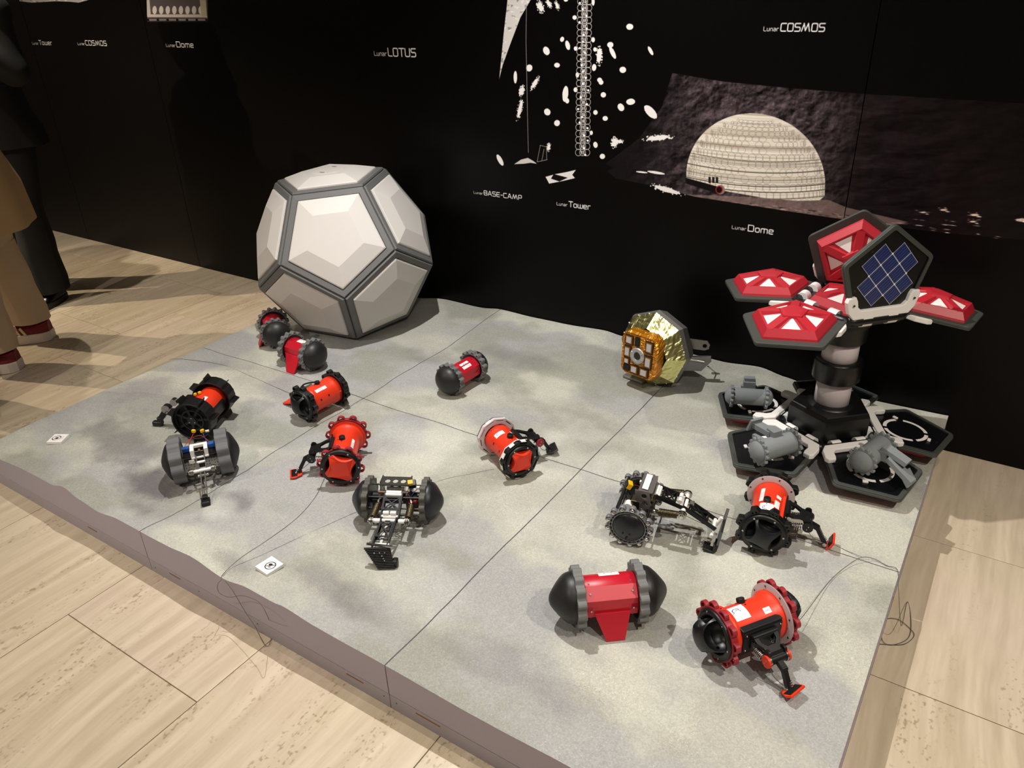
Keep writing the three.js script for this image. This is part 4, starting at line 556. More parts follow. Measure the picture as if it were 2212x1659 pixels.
// ---- wheels and caps of the orange rovers
function wheelLoops(g, x, R, w, N, m, o = {}) {
  const ro = o.ro ?? 0.0118, rc = R - ro, ri = o.ri ?? 0.0088, s = poly2(circlePts(0, 0, rc - 0.001, 40)); hole(s, circlePts(0, 0, rc - 0.014, 40));
  const wheel = part('wheel', extX(s, w, x, 0.0008).translate(0, R, 0), m, g, o.label ?? 'dark red wheel rim');
  for (let i = 0; i < N; i++) { const a = (i + (o.ph ?? 0)) / N * 2 * Math.PI, l = poly2(circlePts(0, 0, ro, 16)); hole(l, circlePts(0, 0, ri, 14)); const ge = extX(l, w * 0.8, x, 0.0006); ge.translate(0, R + rc * Math.cos(a), rc * Math.sin(a)); part('grouser_loop', ge, m, wheel, o.loopLabel); }
  return wheel;
}
function capDisc(g, x, dir, R, rc, starM, depth, turn = 0, o = {}) { // open end cap with four scoops
  const ring = latheX([[0, rc * 0.74], [0.004, rc * 0.76], [0.0055, rc * 0.86], [0.004, rc], [-0.006, rc], [-0.006, rc * 0.74]], 44); if (dir < 0) ring.rotateY(Math.PI); ring.translate(x, R, 0);
  const cap = part('end_cap', ring, M.black, g, 'black end cap ring');
  const bowl = latheX([[0.002, rc * 0.78], [-0.01, rc * 0.7], [-0.016, rc * 0.4], [-0.018, 0.001]], 36); if (dir < 0) bowl.rotateY(Math.PI); bowl.translate(x, R, 0); part('cap_bowl', bowl, mat(0x080808, 0.5), cap);
  let sg;
  if (o.star) { // flat four armed star with hollow sides, bulging towards the middle
    const sh = new THREE.Shape(), rt = rc * 0.83, ht = 0.13, P = (r, t) => [-r * Math.sin(t), r * Math.cos(t)];
    for (let k = 0; k < 4; k++) { const t = turn + k * Math.PI / 2; k ? sh.lineTo(...P(rt, t - ht)) : sh.moveTo(...P(rt, t - ht)); sh.lineTo(...P(rt, t + ht)); sh.quadraticCurveTo(...P(rc * 0.32, t + Math.PI / 4), ...P(rt, t + Math.PI / 2 - ht)); }
    sg = extX(sh, 0.016, 0.0, 0.003, 10); const p = sg.attributes.position; for (let i = 0; i < p.count; i++) { const r2 = (p.getY(i) ** 2 + p.getZ(i) ** 2) / (rc * rc); if (p.getX(i) > 0) p.setX(i, p.getX(i) + depth * Math.max(0, 1 - r2 * 1.35)); } sg.translate(-0.003, 0, 0); sg.computeVertexNormals();
  } else {
    const pr = [[-0.012, 0.0005]]; pr.push([-0.012, rc * 0.8]); for (let i = 0; i <= 14; i++) { const a = i / 14 * Math.PI / 2; pr.push([depth * Math.pow(Math.sin(a), 0.9), Math.max(0.0005, rc * 0.84 * Math.cos(a))]); }
  const ev = new Evaluator(); ev.useGroups = false; let b = new Brush(latheX(pr, 40)); b.updateMatrixWorld();
  for (let k = 0; k < 4; k++) { const a = turn + k * Math.PI / 2, sgeo = new THREE.SphereGeometry(o.sr ?? rc * 0.52, 24, 16); const c = new Brush(sgeo); c.position.set(depth * (o.sx ?? 0.75), rc * (o.sd ?? 0.86) * Math.cos(a), rc * (o.sd ?? 0.86) * Math.sin(a)); c.updateMatrixWorld(); b = ev.evaluate(b, c, SUBTRACTION); b.updateMatrixWorld(); }
  sg = b.geometry.clone();
  }
  if (dir < 0) sg.rotateY(Math.PI); sg.translate(x, R, 0); part('cap_star', sg, starM, cap, o.label ?? 'four armed cap');
  for (let k = 0; k < 6; k++) { const a = k * Math.PI / 3 + 0.5; part('cap_screw', cyX(0.0026, 0.0026, 0.0016, x + dir * 0.0055, R + rc * 0.9 * Math.cos(a), rc * 0.9 * Math.sin(a), 8), M.steel, cap); }
  return cap;
}
function bodyOrange(g, R, s, br, o = {}) {
  const L = s - (o.in ?? 0.012), fl = o.flare ?? 1.22;
  part('body', latheX([[-L, 0.02], [-L, br * fl], [-L + 0.014, br * fl], [-L + 0.022, br], [L - 0.03, br], [L - 0.016, br * fl], [L, br * fl], [L, 0.02]], 48).translate(0, R, 0), M.orange, g, 'orange cylindrical body');
  if (o.flange) for (const x of o.flange) { part('flange', latheX([[x - 0.0022, br * 0.9], [x - 0.0022, br * 1.5], [x + 0.0022, br * 1.5], [x + 0.0022, br * 0.9]], 44).translate(0, R, 0), o.flangeM ?? M.whiteTrans, g, o.flangeLabel ?? 'translucent white flange'); for (let k = 0; k < 8; k++) { const a = k * Math.PI / 4 + 0.3; for (const e of [-1, 1]) part('screw', cyX(0.0024, 0.0024, 0.0012, x + e * 0.0026, R + br * 1.37 * Math.cos(a), br * 1.37 * Math.sin(a), 8), M.gun, g); } }
  if (o.knob !== undefined) { const a = o.knob, kb = latheY([[0.001, 0.01], [0.0085, 0.01], [0.0095, 0.0085], [0.0095, -0.001]], 20); kb.rotateX(a); kb.translate(o.kx ?? 0, R + Math.cos(a) * br, Math.sin(a) * br); part('knob', kb, M.black, g, 'round black knob'); for (const [dx, da] of [[0.013, 0], [-0.013, 0], [0, 0.34]]) screwR(g, (o.kx ?? 0) + dx, a + da, br + 0.0003, R, M.black, 0.0017); }
  for (const a of [0.5, -0.6, 1.4, 2.2]) { screwR(g, L - 0.007, a, br * fl, R); screwR(g, -L + 0.006, a + 0.3, br * fl, R); }
}
function plateMap(shape, th, o, ex, ey, bev = 0.0006) { const ge = ext(shape, th, bev), ez = new THREE.Vector3().crossVectors(ex, ey); ge.translate(0, 0, -th / 2 + bev); ge.applyMatrix4(new THREE.Matrix4().makeBasis(ex, ey, ez).setPosition(o)); return ge; }
function legA(g, R, o) { // jointed leg: hinge tube, window plate, knee block with discs, coil spring, bent shin, foot plate
  const X = V(1, 0, 0), Hn = V(0, o.H[0], o.H[1]), K = V(0, o.K[0], o.K[1]), K2 = V(0, o.K2[0], o.K2[1]), F = V(o.fx ?? 0, o.F[0], o.F[1]);
  const d = K.clone().sub(Hn), L = d.length(); d.normalize();
  const mount = part('leg_mount', [bx(0.1, 0.05, 0.004, 0, R + 0.004, o.mz ?? 0.041), bx(0.006, 0.034, 0.006, -0.03, R + 0.004, (o.mz ?? 0.041) + 0.004), bx(0.006, 0.034, 0.006, 0.03, R + 0.004, (o.mz ?? 0.041) + 0.004)], M.black, g, 'black leg mounting plate');
  for (const x of [-0.044, 0.044]) for (const y of [-0.018, 0.024]) part('bolt', sph(0.0026, x, R + y, (o.mz ?? 0.041) + 0.003, 8, 6), M.steel, mount);
  const leg = part('thigh', (() => { const s = poly2([[-0.03, -0.005], [0.03, -0.005], [0.029, L * 0.35], [0.02, L * 0.72], [0.021, L + 0.012], [-0.021, L + 0.012], [-0.02, L * 0.72], [-0.029, L * 0.35]]); hole(s, [[-0.021, L * 0.12], [0.021, L * 0.12], [0.02, L * 0.42], [0.011, L * 0.68], [-0.011, L * 0.68], [-0.02, L * 0.42]]); return plateMap(s, 0.0085, Hn, X, d, 0.0012); })(), M.blackMetal, g, 'black window shaped upper leg');
  part('hinge_tube', cyX(0.0062, 0.0062, 0.062, 0, Hn.y, Hn.z, 16), M.blackMetal, leg);
  part('knee_block', rod(V(-0.02, K2.y, K2.z), V(0.02, K2.y, K2.z), 0.0105, 20), M.blackMetal, leg); part('knee_link', bar(K, K2, 0.034, 0.016, X), M.blackMetal, leg);
  for (const e of [-1, 1]) { const kd = part('knee_disc', cyX(0.0135, 0.0135, 0.005, e * 0.026, K2.y, K2.z, 24), o.discM ?? M.black, leg, 'round knee disc'); part('knee_washer', cyX(0.0125, 0.0125, 0.004, e * 0.0215, K2.y, K2.z, 24), M.steel, leg); for (const b of [-0.0045, 0.0045]) part('bolt', cyX(0.0016, 0.0016, 0.0012, e * 0.029, K2.y + b, K2.z + b * 0.4, 8), M.steel, leg); part('bush', cyX(0.009, 0.009, 0.006, e * 0.02, K.y + 0.003, K.z + 0.004, 18), M.blackMetal, leg); }
  for (const e of [-1, 1]) { const a = V(e * 0.024, R - 0.016, (o.mz ?? 0.041) + 0.006), b = V(e * 0.024, K2.y - 0.002, K2.z - 0.014); part('spring', coil(a.clone().lerp(b, 0.25), b, 0.0088, 0.0015, 6), M.steel, g, 'steel coil spring'); part('spring_rod', [rod(a, a.clone().lerp(b, 0.3), 0.0014, 8), sph(0.003, a.x, a.y, a.z, 8, 6)], M.steel, g); }
  part('link_plate', bx(0.004, 0.03, 0.006, -0.03, R - 0.008, (o.mz ?? 0.041) + 0.008), M.steel, g);
  const bend = K2.clone().lerp(F, 0.38).add(V(0, 0.010, 0.006));
  const shin = part('shin', [bar(K2, bend, 0.013, 0.012, X), bar(bend, F, 0.011, 0.0105, X), cyX(0.0062, 0.0062, 0.013, bend.x, bend.y, bend.z, 14)], M.blackMetal, g, 'black bent shin');
  part('ankle', [cyX(0.0055, 0.0055, 0.017, F.x, F.y, F.z, 16), coil(F.clone().add(V(0.004, 0.003, 0.004)), F.clone().add(V(0.004, 0.018, -0.004)), 0.0034, 0.0007, 4)], M.steel, shin);
  part('tendon', tube([V(-0.02, K2.y - 0.01, K2.z), V(-0.013, (K2.y + F.y) * 0.5 - 0.01, (K2.z + F.z) / 2 - 0.008), V(-0.006 + F.x, F.y + 0.004, F.z - 0.004)], 0.0008, 24, 5), M.cable, shin);
  const fs = poly2([[-0.012, -0.015], [0.012, -0.015], [0.024, 0.006], [0.022, 0.02], [-0.022, 0.02], [-0.024, 0.006]]); const ge = ext(fs, 0.005, 0.001); const dk = ext(poly2([[-0.019, -0.001], [0.019, -0.001], [0.019, 0.016], [-0.019, 0.016]]), 0.003, 0.0006); dk.translate(0, 0, -0.002); for (const q of [ge, dk]) { q.rotateX(Math.PI / 2 + (o.footTilt ?? 0)); q.rotateY(o.footTurn ?? 0); q.translate(F.x, Math.max(o.footY ?? 0.006, 0.003), F.z + (o.fz ?? 0.004)); }
  const ft = part('foot', ge, o.footM ?? M.orange, g, o.footLabel ?? 'red foot plate'); part('sole', dk, M.black, ft);
}
function orangeRover(A, B, R, label, build) { const f = roverFrame(A, B, R), g = thing('legged_rover', label, 'rover', f.pos, f.turn); build(g, f.s, R); return g; }
// black lobed wheels, tail fin
{
  const f = roverFrame([657, 872.5], [725, 837.5], 0.068), g = thing('finned_rover', 'orange rover with black lobed wheels and red tail fin between pod and wires', 'rover', f.pos, f.turn), s = f.s, R = 0.068;
  bodyOrange(g, R, s, 0.045, { knob: -0.12, flare: 1.08 });
  for (const x of [-s, s]) { wheelLoops(g, x, R, 0.02, 9, M.black, { ro: 0.0105, ri: 0.0065, label: 'black wheel rim', loopLabel: 'black lobe', ph: x < 0 ? 0.2 : 0.5 }); }
  capDisc(g, -s - 0.011, -1, R, 0.055, M.black, 0.03, 0.2, { label: 'black four scoop cap', sr: 0.031, sd: 0.84, sx: 0.25 }); capDisc(g, s + 0.011, 1, R, 0.055, M.black, 0.026, 0.5, { label: 'black four scoop cap' });
  sticker(g, -0.035, 0.012, 0.45, 0.72, 0.0457, R, ipM); sticker(g, 0.036, 0.05, -0.3, -0.05, 0.0457, R);
  for (const [x, a] of [[-0.03, 1.35], [0.005, 1.3], [0.045, 1.2]]) { const q = bx(0.005, 0.001, 0.007); q.rotateX(a); q.translate(x, R + Math.cos(a) * 0.0453, Math.sin(a) * 0.0453); part('slot', q, M.black, g); }
  const up = V(-0.01, 0.05, -0.034), dn = V(-0.03, 0.006, -0.165), d = dn.clone().sub(up); part('tail_fin', plateMap(poly2([[-0.034, 0], [0.034, 0], [0.018, d.length()], [-0.016, d.length()]]), 0.006, up, V(1, 0, -0.15).normalize(), d.clone().normalize()), M.orange, g, 'orange tail fin');
  part('circuit_board', [bx(0.05, 0.004, 0.03, -0.02, R + 0.022, -0.036, 0, 0.6), sph(0.004, -0.02, R + 0.03, -0.038, 8, 6)], M.green, g); part('rear_frame', tube([V(-s + 0.01, R + 0.03, -0.035), V(-0.02, R + 0.038, -0.052), V(0.03, R + 0.03, -0.04)], 0.003, 24, 6), M.black, g);
}
// red loop wheels, black caps with orange four armed star, leg at the left
orangeRover([752.5, 941], [736.6, 1007.9], 0.071, 'orange rover with dark red loop wheels and orange four armed cap, red foot laid flat', (g, s, R) => {
  bodyOrange(g, R, s, 0.04, { knob: 0.05, kx: 0.0, flare: 1.25 });
  wheelLoops(g, -s, R, 0.014, 10, M.redDark, { ph: 0.4 }); wheelLoops(g, s, R, 0.014, 10, M.redDark, { ph: 0.15 });
  part('flange', latheX([[-s + 0.012, 0.03], [-s + 0.012, 0.057], [-s + 0.016, 0.057], [-s + 0.016, 0.03]], 40).translate(0, R, 0), M.orange, g, 'orange flange');
  capDisc(g, s + 0.008, 1, R, 0.06, M.orange, 0.016, 0.48, { star: 1, label: 'orange four armed star' }); capDisc(g, -s - 0.008, -1, R, 0.056, M.orange, 0.016, 0.5, { star: 1, label: 'orange four armed star' });
  sticker(g, -0.012, 0.05, -0.95, -0.7, 0.0407, R, ipM); sticker(g, 0.028, 0.043, 0.35, 0.7, 0.0407, R);
  legA(g, R, { H: [0.095, 0.036], K: [0.08, 0.092], K2: [0.06, 0.1], F: [0.008, 0.149], footM: M.orange, fx: 0.018, footTurn: 0.2, footY: 0.008 });
});
// white and black polygon wheels, leg at the right
orangeRover([1122.7, 991.7], [1072.5, 941.5], 0.0655, 'orange rover with slotted black and white polygon wheels and grey foot', (g, s, R) => {
  bodyOrange(g, R, s, 0.041, { knob: 0.1, kx: -0.01, flare: 1.12 });
  const poly = (x, m1, lab, dir) => { const N = 10, sh = poly2(circlePts(0, 0, R, N, 0.2)); hole(sh, circlePts(0, 0, R * 0.7, 36)); for (let k = 0; k < N; k++) { const a = 0.2 + (k + 0.5) / N * 2 * Math.PI, c = Math.cos(a), t = Math.sin(a), q = [[R * 0.83, -0.0135], [R * 0.9, -0.0135], [R * 0.9, 0.0135], [R * 0.83, 0.0135]].map(([u, v]) => [u * c - v * t, u * t + v * c]); hole(sh, q); }
    const wh = part('wheel', extX(sh, 0.012, x, 0.0008).translate(0, R, 0), m1, g, lab); for (let k = 0; k < N; k++) { const a = 0.2 + (k + 0.5) / N * 2 * Math.PI, q = bx(0.0128, 0.0016, 0.017); q.translate(0, R * Math.cos(Math.PI / N) + 0.0004, 0); q.rotateX(a - Math.PI / 2); q.translate(x, R, 0); if (k % 2 || m1 === M.black) part('tread_strip', q, m1 === M.black ? M.white : M.white, wh, 'white tread strip'); }
    const bk = poly2(circlePts(0, 0, R * 0.985, N, 0.2)); hole(bk, circlePts(0, 0, R * 0.72, 36)); part('wheel_back', extX(bk, 0.004, x - dir * 0.009).translate(0, R, 0), m1 === M.black ? M.white : M.black, wh); return wh; };
  poly(-s, M.black, 'black slotted polygon wheel', -1); poly(s, mat(0xcfc4c6, 0.5), 'white slotted polygon wheel', 1 - 2);
  capDisc(g, -s - 0.007, -1, R, 0.05, M.orange, 0.018, 0.67, { star: 1, label: 'orange four armed star' }); capDisc(g, s + 0.007, 1, R, 0.05, M.orange, 0.016, 0, { star: 1, label: 'orange four armed star' });
  sticker(g, 0.018, 0.042, -0.75, 0.05, 0.0417, R, logoM); sticker(g, -0.05, -0.018, 0.5, 0.78, 0.0417, R); sticker(g, 0.016, 0.03, 0.55, 0.85, 0.0417, R);
  for (const [x, a] of [[0.02, -1.2], [-0.02, -1.35]]) { const q = bx(0.004, 0.001, 0.008); q.rotateX(a); q.translate(x, R + Math.cos(a) * 0.0413, Math.sin(a) * 0.0413); part('slot', q, M.black, g); }
  legA(g, R, { H: [0.1, 0.034], K: [0.082, 0.088], K2: [0.064, 0.1], F: [0.01, 0.146], footM: M.gun, discM: M.redDark, footLabel: 'grey metal foot plate', fx: -0.005, footTurn: -0.3, footTilt: -0.45, footY: 0.014 });
});
// black block lug wheels, leg at the right, red foot
orangeRover([1649.4, 1147], [1666, 1065.6], 0.0715, 'orange rover with black block lug wheels and upright red foot near the petal station', (g, s, R) => {
  bodyOrange(g, R, s, 0.042, { knob: -0.1, kx: -0.012, flare: 1.1, flange: [s - 0.012] });
  for (const x of [-s, s]) { const rc = R - 0.011, sh = poly2(circlePts(0, 0, rc, 40)); hole(sh, circlePts(0, 0, rc - 0.012, 40)); const wh = part('wheel', extX(sh, 0.02, x, 0.001).translate(0, R, 0), M.black, g, 'black wheel rim'); for (let k = 0; k < 8; k++) { const a = (k + (x < 0 ? 0.42 : 0.5)) / 8 * 2 * Math.PI, l = poly2([[-0.014, -0.003], [0.014, -0.003], [0.0095, 0.008], [0.0075, 0.0112], [-0.0075, 0.0112], [-0.0095, 0.008]]); hole(l, [[-0.0085, 0.0005], [-0.001, 0.0005], [-0.005, 0.007]]); hole(l, [[0.001, 0.0005], [0.0085, 0.0005], [0.005, 0.007]]); const e = extX(l, 0.02, 0, 0.0006); e.translate(0, rc, 0); e.rotateX(a); e.translate(x, R, 0); part('lug', e, M.black, wh, 'black block lug'); } }
  capDisc(g, -s - 0.01, -1, R, 0.056, mat(0x15181b, 0.4), 0.032, -0.35, { label: 'black four scoop cap', sr: 0.032, sd: 0.84, sx: 0.3 }); capDisc(g, s + 0.01, 1, R, 0.054, M.black, 0.03, 0.2, { label: 'black four scoop cap' });
  sticker(g, -0.012, 0.05, -0.62, -0.36, 0.0427, R, ipM); sticker(g, -0.06, -0.022, -0.5, 0.35, 0.0427, R, logoM); sticker(g, -0.03, 0.002, 0.35, 0.7, 0.0427, R); sticker(g, 0.014, 0.028, 0.4, 0.75, 0.0427, R);
  part('side_box', rbx(0.1, 0.05, 0.02, 0.002, 0, R, 0.032), M.orange, g, 'orange side housing');
  legA(g, R, { mz: 0.044, H: [0.094, 0.05], K: [0.082, 0.096], K2: [0.064, 0.104], F: [0.012, 0.152], footM: M.orange, footTilt: -1.15, footY: 0.016, fz: 0.011, fx: -0.006 });
});
// dark red loop wheels, bulging black scoop caps, leg towards the viewer
orangeRover([1550.4, 1368], [1676.3, 1321], 0.0745, 'orange rover with dark red loop wheels and bulging black scoop caps', (g, s, R) => {
  bodyOrange(g, R, s, 0.046, { knob: -0.55, kx: -0.004, flare: 1.18, in: 0.008, flange: [s - 0.012] });
  wheelLoops(g, -s, R, 0.014, 11, M.redDark, { ph: 0.35 }); wheelLoops(g, s, R, 0.014, 11, M.redDark, { ph: 0.2 });
  for (const e of [-1, 1]) capDisc(g, e * (s + 0.008), e, R, 0.058, M.blackGloss, 0.046, e < 0 ? 0.75 : 0.2, { label: 'bulging black four scoop cap', sr: 0.034, sd: 0.82, sx: 0.35 });
  part('side_panel', rbx(0.104, 0.07, 0.016, 0.002, 0, R, 0.04), mat(0x0c0d12, 0.45), g, 'black flat side panel');
  sticker(g, -0.058, -0.012, -0.35, 0.5, 0.0467, R, logoM); part('sticker', patch(0.022, 0.04, 0.32, 0.62, 0.0467).translate(0, R, 0), mat(0xffffff, 0.5, 0, { map: canvasTex(64, 64, (c) => { c.fillStyle = '#f3f0ee'; c.fillRect(0, 0, 64, 64); c.save(); c.translate(32, 34); c.rotate(Math.PI / 2); c.fillStyle = '#44424a'; c.font = '24px sans-serif'; c.textAlign = 'center'; c.textBaseline = 'middle'; c.fillText('OFF', 0, 0); c.restore(); }) }), g, 'small white lettered sticker');
  legA(g, R, { mz: 0.049, H: [0.09, 0.055], K: [0.074, 0.09], K2: [0.062, 0.1], F: [0.012, 0.143], footM: M.orange, discM: M.orange, footTilt: -0.6, footTurn: 0.25, footY: 0.014, fx: 0.004 });
});
// ---------------------------------------------------------------- skeleton rovers with truss legs
function xPlate(w, L, b) { const s = poly2([[-w, 0], [w, 0], [w, L], [-w, L]]), i = w - b, m = L / 2, t = b * 0.55; hole(s, [[-i + t, b], [i - t, b], [0, m - t]]); hole(s, [[-i + t, L - b], [0, m + t], [i - t, L - b]]); hole(s, [[-i, b + t], [-t, m], [-i, L - b - t]]); hole(s, [[i, b + t], [i, L - b - t], [t, m]]); return s; }
function truss(g, a, b, w0, name) { // two side rails and a cross braced top plate
  const X = V(1, 0, 0), d = b.clone().sub(a), L = d.length(); d.normalize(); const n = new THREE.Vector3().crossVectors(X, d);
  const leg = part(name, [bar(a.clone().add(V(-w0, 0, 0)), b.clone().add(V(-w0, 0, 0)), 0.0035, 0.011, X), bar(a.clone().add(V(w0, 0, 0)), b.clone().add(V(w0, 0, 0)), 0.0035, 0.011, X)], M.blackMetal, g, 'black truss rails');
  for (const k of [-1, 1]) part('cross_brace', plateMap(xPlate(w0 - 0.001, L * 0.52, 0.0035), 0.0025, a.clone().addScaledVector(d, L * 0.2).addScaledVector(n, k * 0.0065), X, d, 0.0003), k < 0 ? M.blackMetal : M.blackMetal, leg, 'black X brace plate');
  for (const k of [0.08, 0.94]) part('white_spacer', cyX(0.0048, 0.0048, w0 * 1.85, a.x, lerp(a.y, b.y, k), lerp(a.z, b.z, k), 14), M.white, leg, 'white spacer roller');
  return leg;
}
function skeleton(g, R, s, o) {
  const X = V(1, 0, 0), Hp = V(o.x ?? 0, ...o.H), K = V(o.x ?? 0, ...o.K), F = V(o.fx ?? 0, ...o.F);
  // axle frame
  part('axle_rods', [[0.03, 0.03], [0.03, -0.03], [-0.032, 0.028], [-0.032, -0.028], [0.0, 0.04]].map(([y, z]) => cyX(0.0022, 0.0022, 2 * s, 0, R + y, z, 8)), M.gun, g);
  part('motor', [cyX(0.017, 0.017, s * 0.9, -s * 0.42, R + 0.002, -0.008, 20), cyX(0.017, 0.017, s * 0.7, s * 0.55, R + 0.002, -0.008, 20)], M.blackMetal, g, 'dark motor can');
  for (const [w, x] of [[0.045, 0.62], [0.03, -0.66]]) part('circuit_board', bx(w, 0.036, 0.003, s * x, R - 0.006, 0.018), mat(0x15201a, 0.5), g, 'dark circuit board');
  for (const [x, y] of [[s * 0.5, 0.004], [s * 0.75, -0.012], [s * 0.68, 0.012], [-s * 0.6, 0.0]]) part('connector', rbx(0.009, 0.007, 0.006, 0.001, x, R + y, 0.022), M.wireRed, g, 'small red connector');
  // hip bracket: folded metal with holes
  const top = poly2([[-0.041, 0], [0.041, 0], [0.041, 0.036], [-0.041, 0.036]]); for (const x of [-0.022, 0, 0.022]) hole(top, circlePts(x, 0.018, 0.0082, 12)); const by = Hp.y + 0.022, bz = Hp.z - 0.03;
  const br = part('hip_bracket', [plateMap(top, 0.0025, V(Hp.x, by, bz - 0.014), X, V(0, -0.12, 1).normalize(), 0.0004), bx(0.082, 0.003, 0.003, Hp.x, by - 0.003, bz + 0.022)], o.bracketM ?? M.gun, g, 'perforated metal hip bracket');
  const side = poly2([[-0.022, -0.055], [0.02, -0.055], [0.022, 0.0], [-0.014, 0.0]]); hole(side, circlePts(-0.002, -0.016, 0.0075, 12)); hole(side, circlePts(0.008, -0.038, 0.0045, 10)); hole(side, circlePts(-0.01, -0.04, 0.0035, 10)); for (const e of [-1, 1]) part('bracket_side', extX(side, 0.0025, Hp.x + e * 0.041, 0.0003).translate(0, by, bz), o.bracketM ?? M.gun, br);
  for (const [x, y, z, rr] of [[0.043, -0.03, 0.006, 0.0045], [0.043, -0.044, -0.008, 0.0038], [-0.043, -0.03, 0.006, 0.0045]]) part('bolt', cyX(rr, rr, 0.006, Hp.x + x, by + y, bz + z, 12), M.steel, br);
  part('hip_roller', cyX(0.0062, 0.0062, 0.042, Hp.x, Hp.y, Hp.z, 16), M.white, g, 'white hip roller'); part('inner_gear', [cyX(0.01, 0.01, 0.05, Hp.x, Hp.y - 0.002, Hp.z - 0.026, 18), cyX(0.004, 0.004, 0.074, Hp.x, Hp.y - 0.006, Hp.z - 0.012, 12)], M.steel, g);
  part('hip_cylinder', [cyX(0.005, 0.005, 0.022, Hp.x - 0.034, Hp.y - 0.001, Hp.z - 0.002, 12)], M.bronze, g);
  truss(g, Hp, K, 0.0245, 'upper_leg'); truss(g, K, F, 0.02, 'lower_leg');
  // crossbar and shock springs
  part('knee_bar', cyX(0.0042, 0.0042, 0.05, K.x, K.y - 0.006, K.z + 0.004, 14), M.blackMetal, g);
  for (const e of [-1, 1]) { const kx = K.x + e * 0.05, a = V(Hp.x + e * 0.047, Hp.y - 0.032, Hp.z + 0.002), b = V(kx, K.y - 0.006, K.z + 0.004); part('knee_spacer', cyX(0.0064, 0.0064, 0.022, K.x + e * 0.036, b.y, b.z, 14), M.white, g, 'white knee spacer'); const w = part('washer', [cyX(0.012, 0.012, 0.003, kx, b.y, b.z, 20), cyX(0.009, 0.009, 0.003, kx + e * 0.004, b.y, b.z, 20), cyX(0.012, 0.012, 0.003, kx - e * 0.005, b.y, b.z, 20)], M.steel, g); part('hex_bolt', cyX(0.005, 0.005, 0.006, kx + e * 0.007, b.y, b.z, 6), M.chrome, w);
    const d = b.clone().sub(a), p = a.clone().addScaledVector(d, 0.16), q = a.clone().addScaledVector(d, 0.84); part('shock_spring', coil(p, q, 0.0092, 0.0014, 16), M.bronze, g, 'bronze coil spring'); part('shock_core', [rod(a, b, 0.003, 10), rod(p, p.clone().lerp(q, 0.97), 0.0084, 16)], mat(0x4a4234, 0.35, 0.9), g); part('shock_eye', sph(0.0058, a.x, a.y, a.z, 12, 8), M.steel, g); part('hip_arm', bar(a, V(Hp.x + e * 0.034, Hp.y - 0.02, Hp.z - 0.02), 0.005, 0.012, X), M.steel, g); }
  part('cam_spacer', [cyX(0.0055, 0.0055, 0.016, K.x - 0.01, K.y + 0.012, K.z - 0.008, 14), cyX(0.0055, 0.0055, 0.016, K.x + 0.01, K.y + 0.012, K.z - 0.008, 14)], M.white, g, 'white roller pair');
  part('inner_link', [bar(K.clone().add(V(0, -0.002, 0.012)), F.clone().add(V(0, -0.004, -0.006)), 0.007, 0.007, X), rbx(0.014, 0.008, 0.012, 0.001, K.x, K.y + 0.002, K.z + 0.022)], M.steel, g);
  part('tendon', tube([V(K.x - 0.034, K.y - 0.014, K.z + 0.006), V(F.x - 0.02, (K.y + F.y) / 2 - 0.012, (K.z + F.z) / 2), V(F.x - 0.012, F.y - 0.004, F.z)], 0.0008, 16, 5), M.cable, g);
  // battery and wires
  part('battery', rbx(o.bat[3] ?? 0.022, 0.018, 0.02, 0.003, o.bat[0], o.bat[1], o.bat[2], 0.3, 0.5), M.black, g); part('battery_label', rbx((o.bat[3] ?? 0.022) * 0.7, 0.0185, 0.0135, 0.002, o.bat[0] - 0.005, o.bat[1] + 0.003, o.bat[2] + 0.001, 0.3, 0.5), M.yellow, g, 'yellow battery label');
  part('red_wire', tube([V(o.bat[0], o.bat[1], o.bat[2]), V(s * 0.45, R + 0.045, 0.0), V(s * 0.4, R + 0.02, 0.018), V(s * 0.55, R - 0.005, 0.02)], 0.0011, 30, 5), M.wireRed, g, 'red wire'); part('purple_wire', tube([V(s * 0.72, R + 0.04, 0.004), V(s * 0.6, R + 0.032, 0.014), V(s * 0.42, R + 0.006, 0.02)], 0.0011, 20, 5), M.wirePurple, g, 'purple wire'); part('white_plug', rbx(0.01, 0.008, 0.008, 0.001, s * 0.76, R + 0.043, 0.0), M.white, g, 'white plug');
  return { Hp, K, F };
}
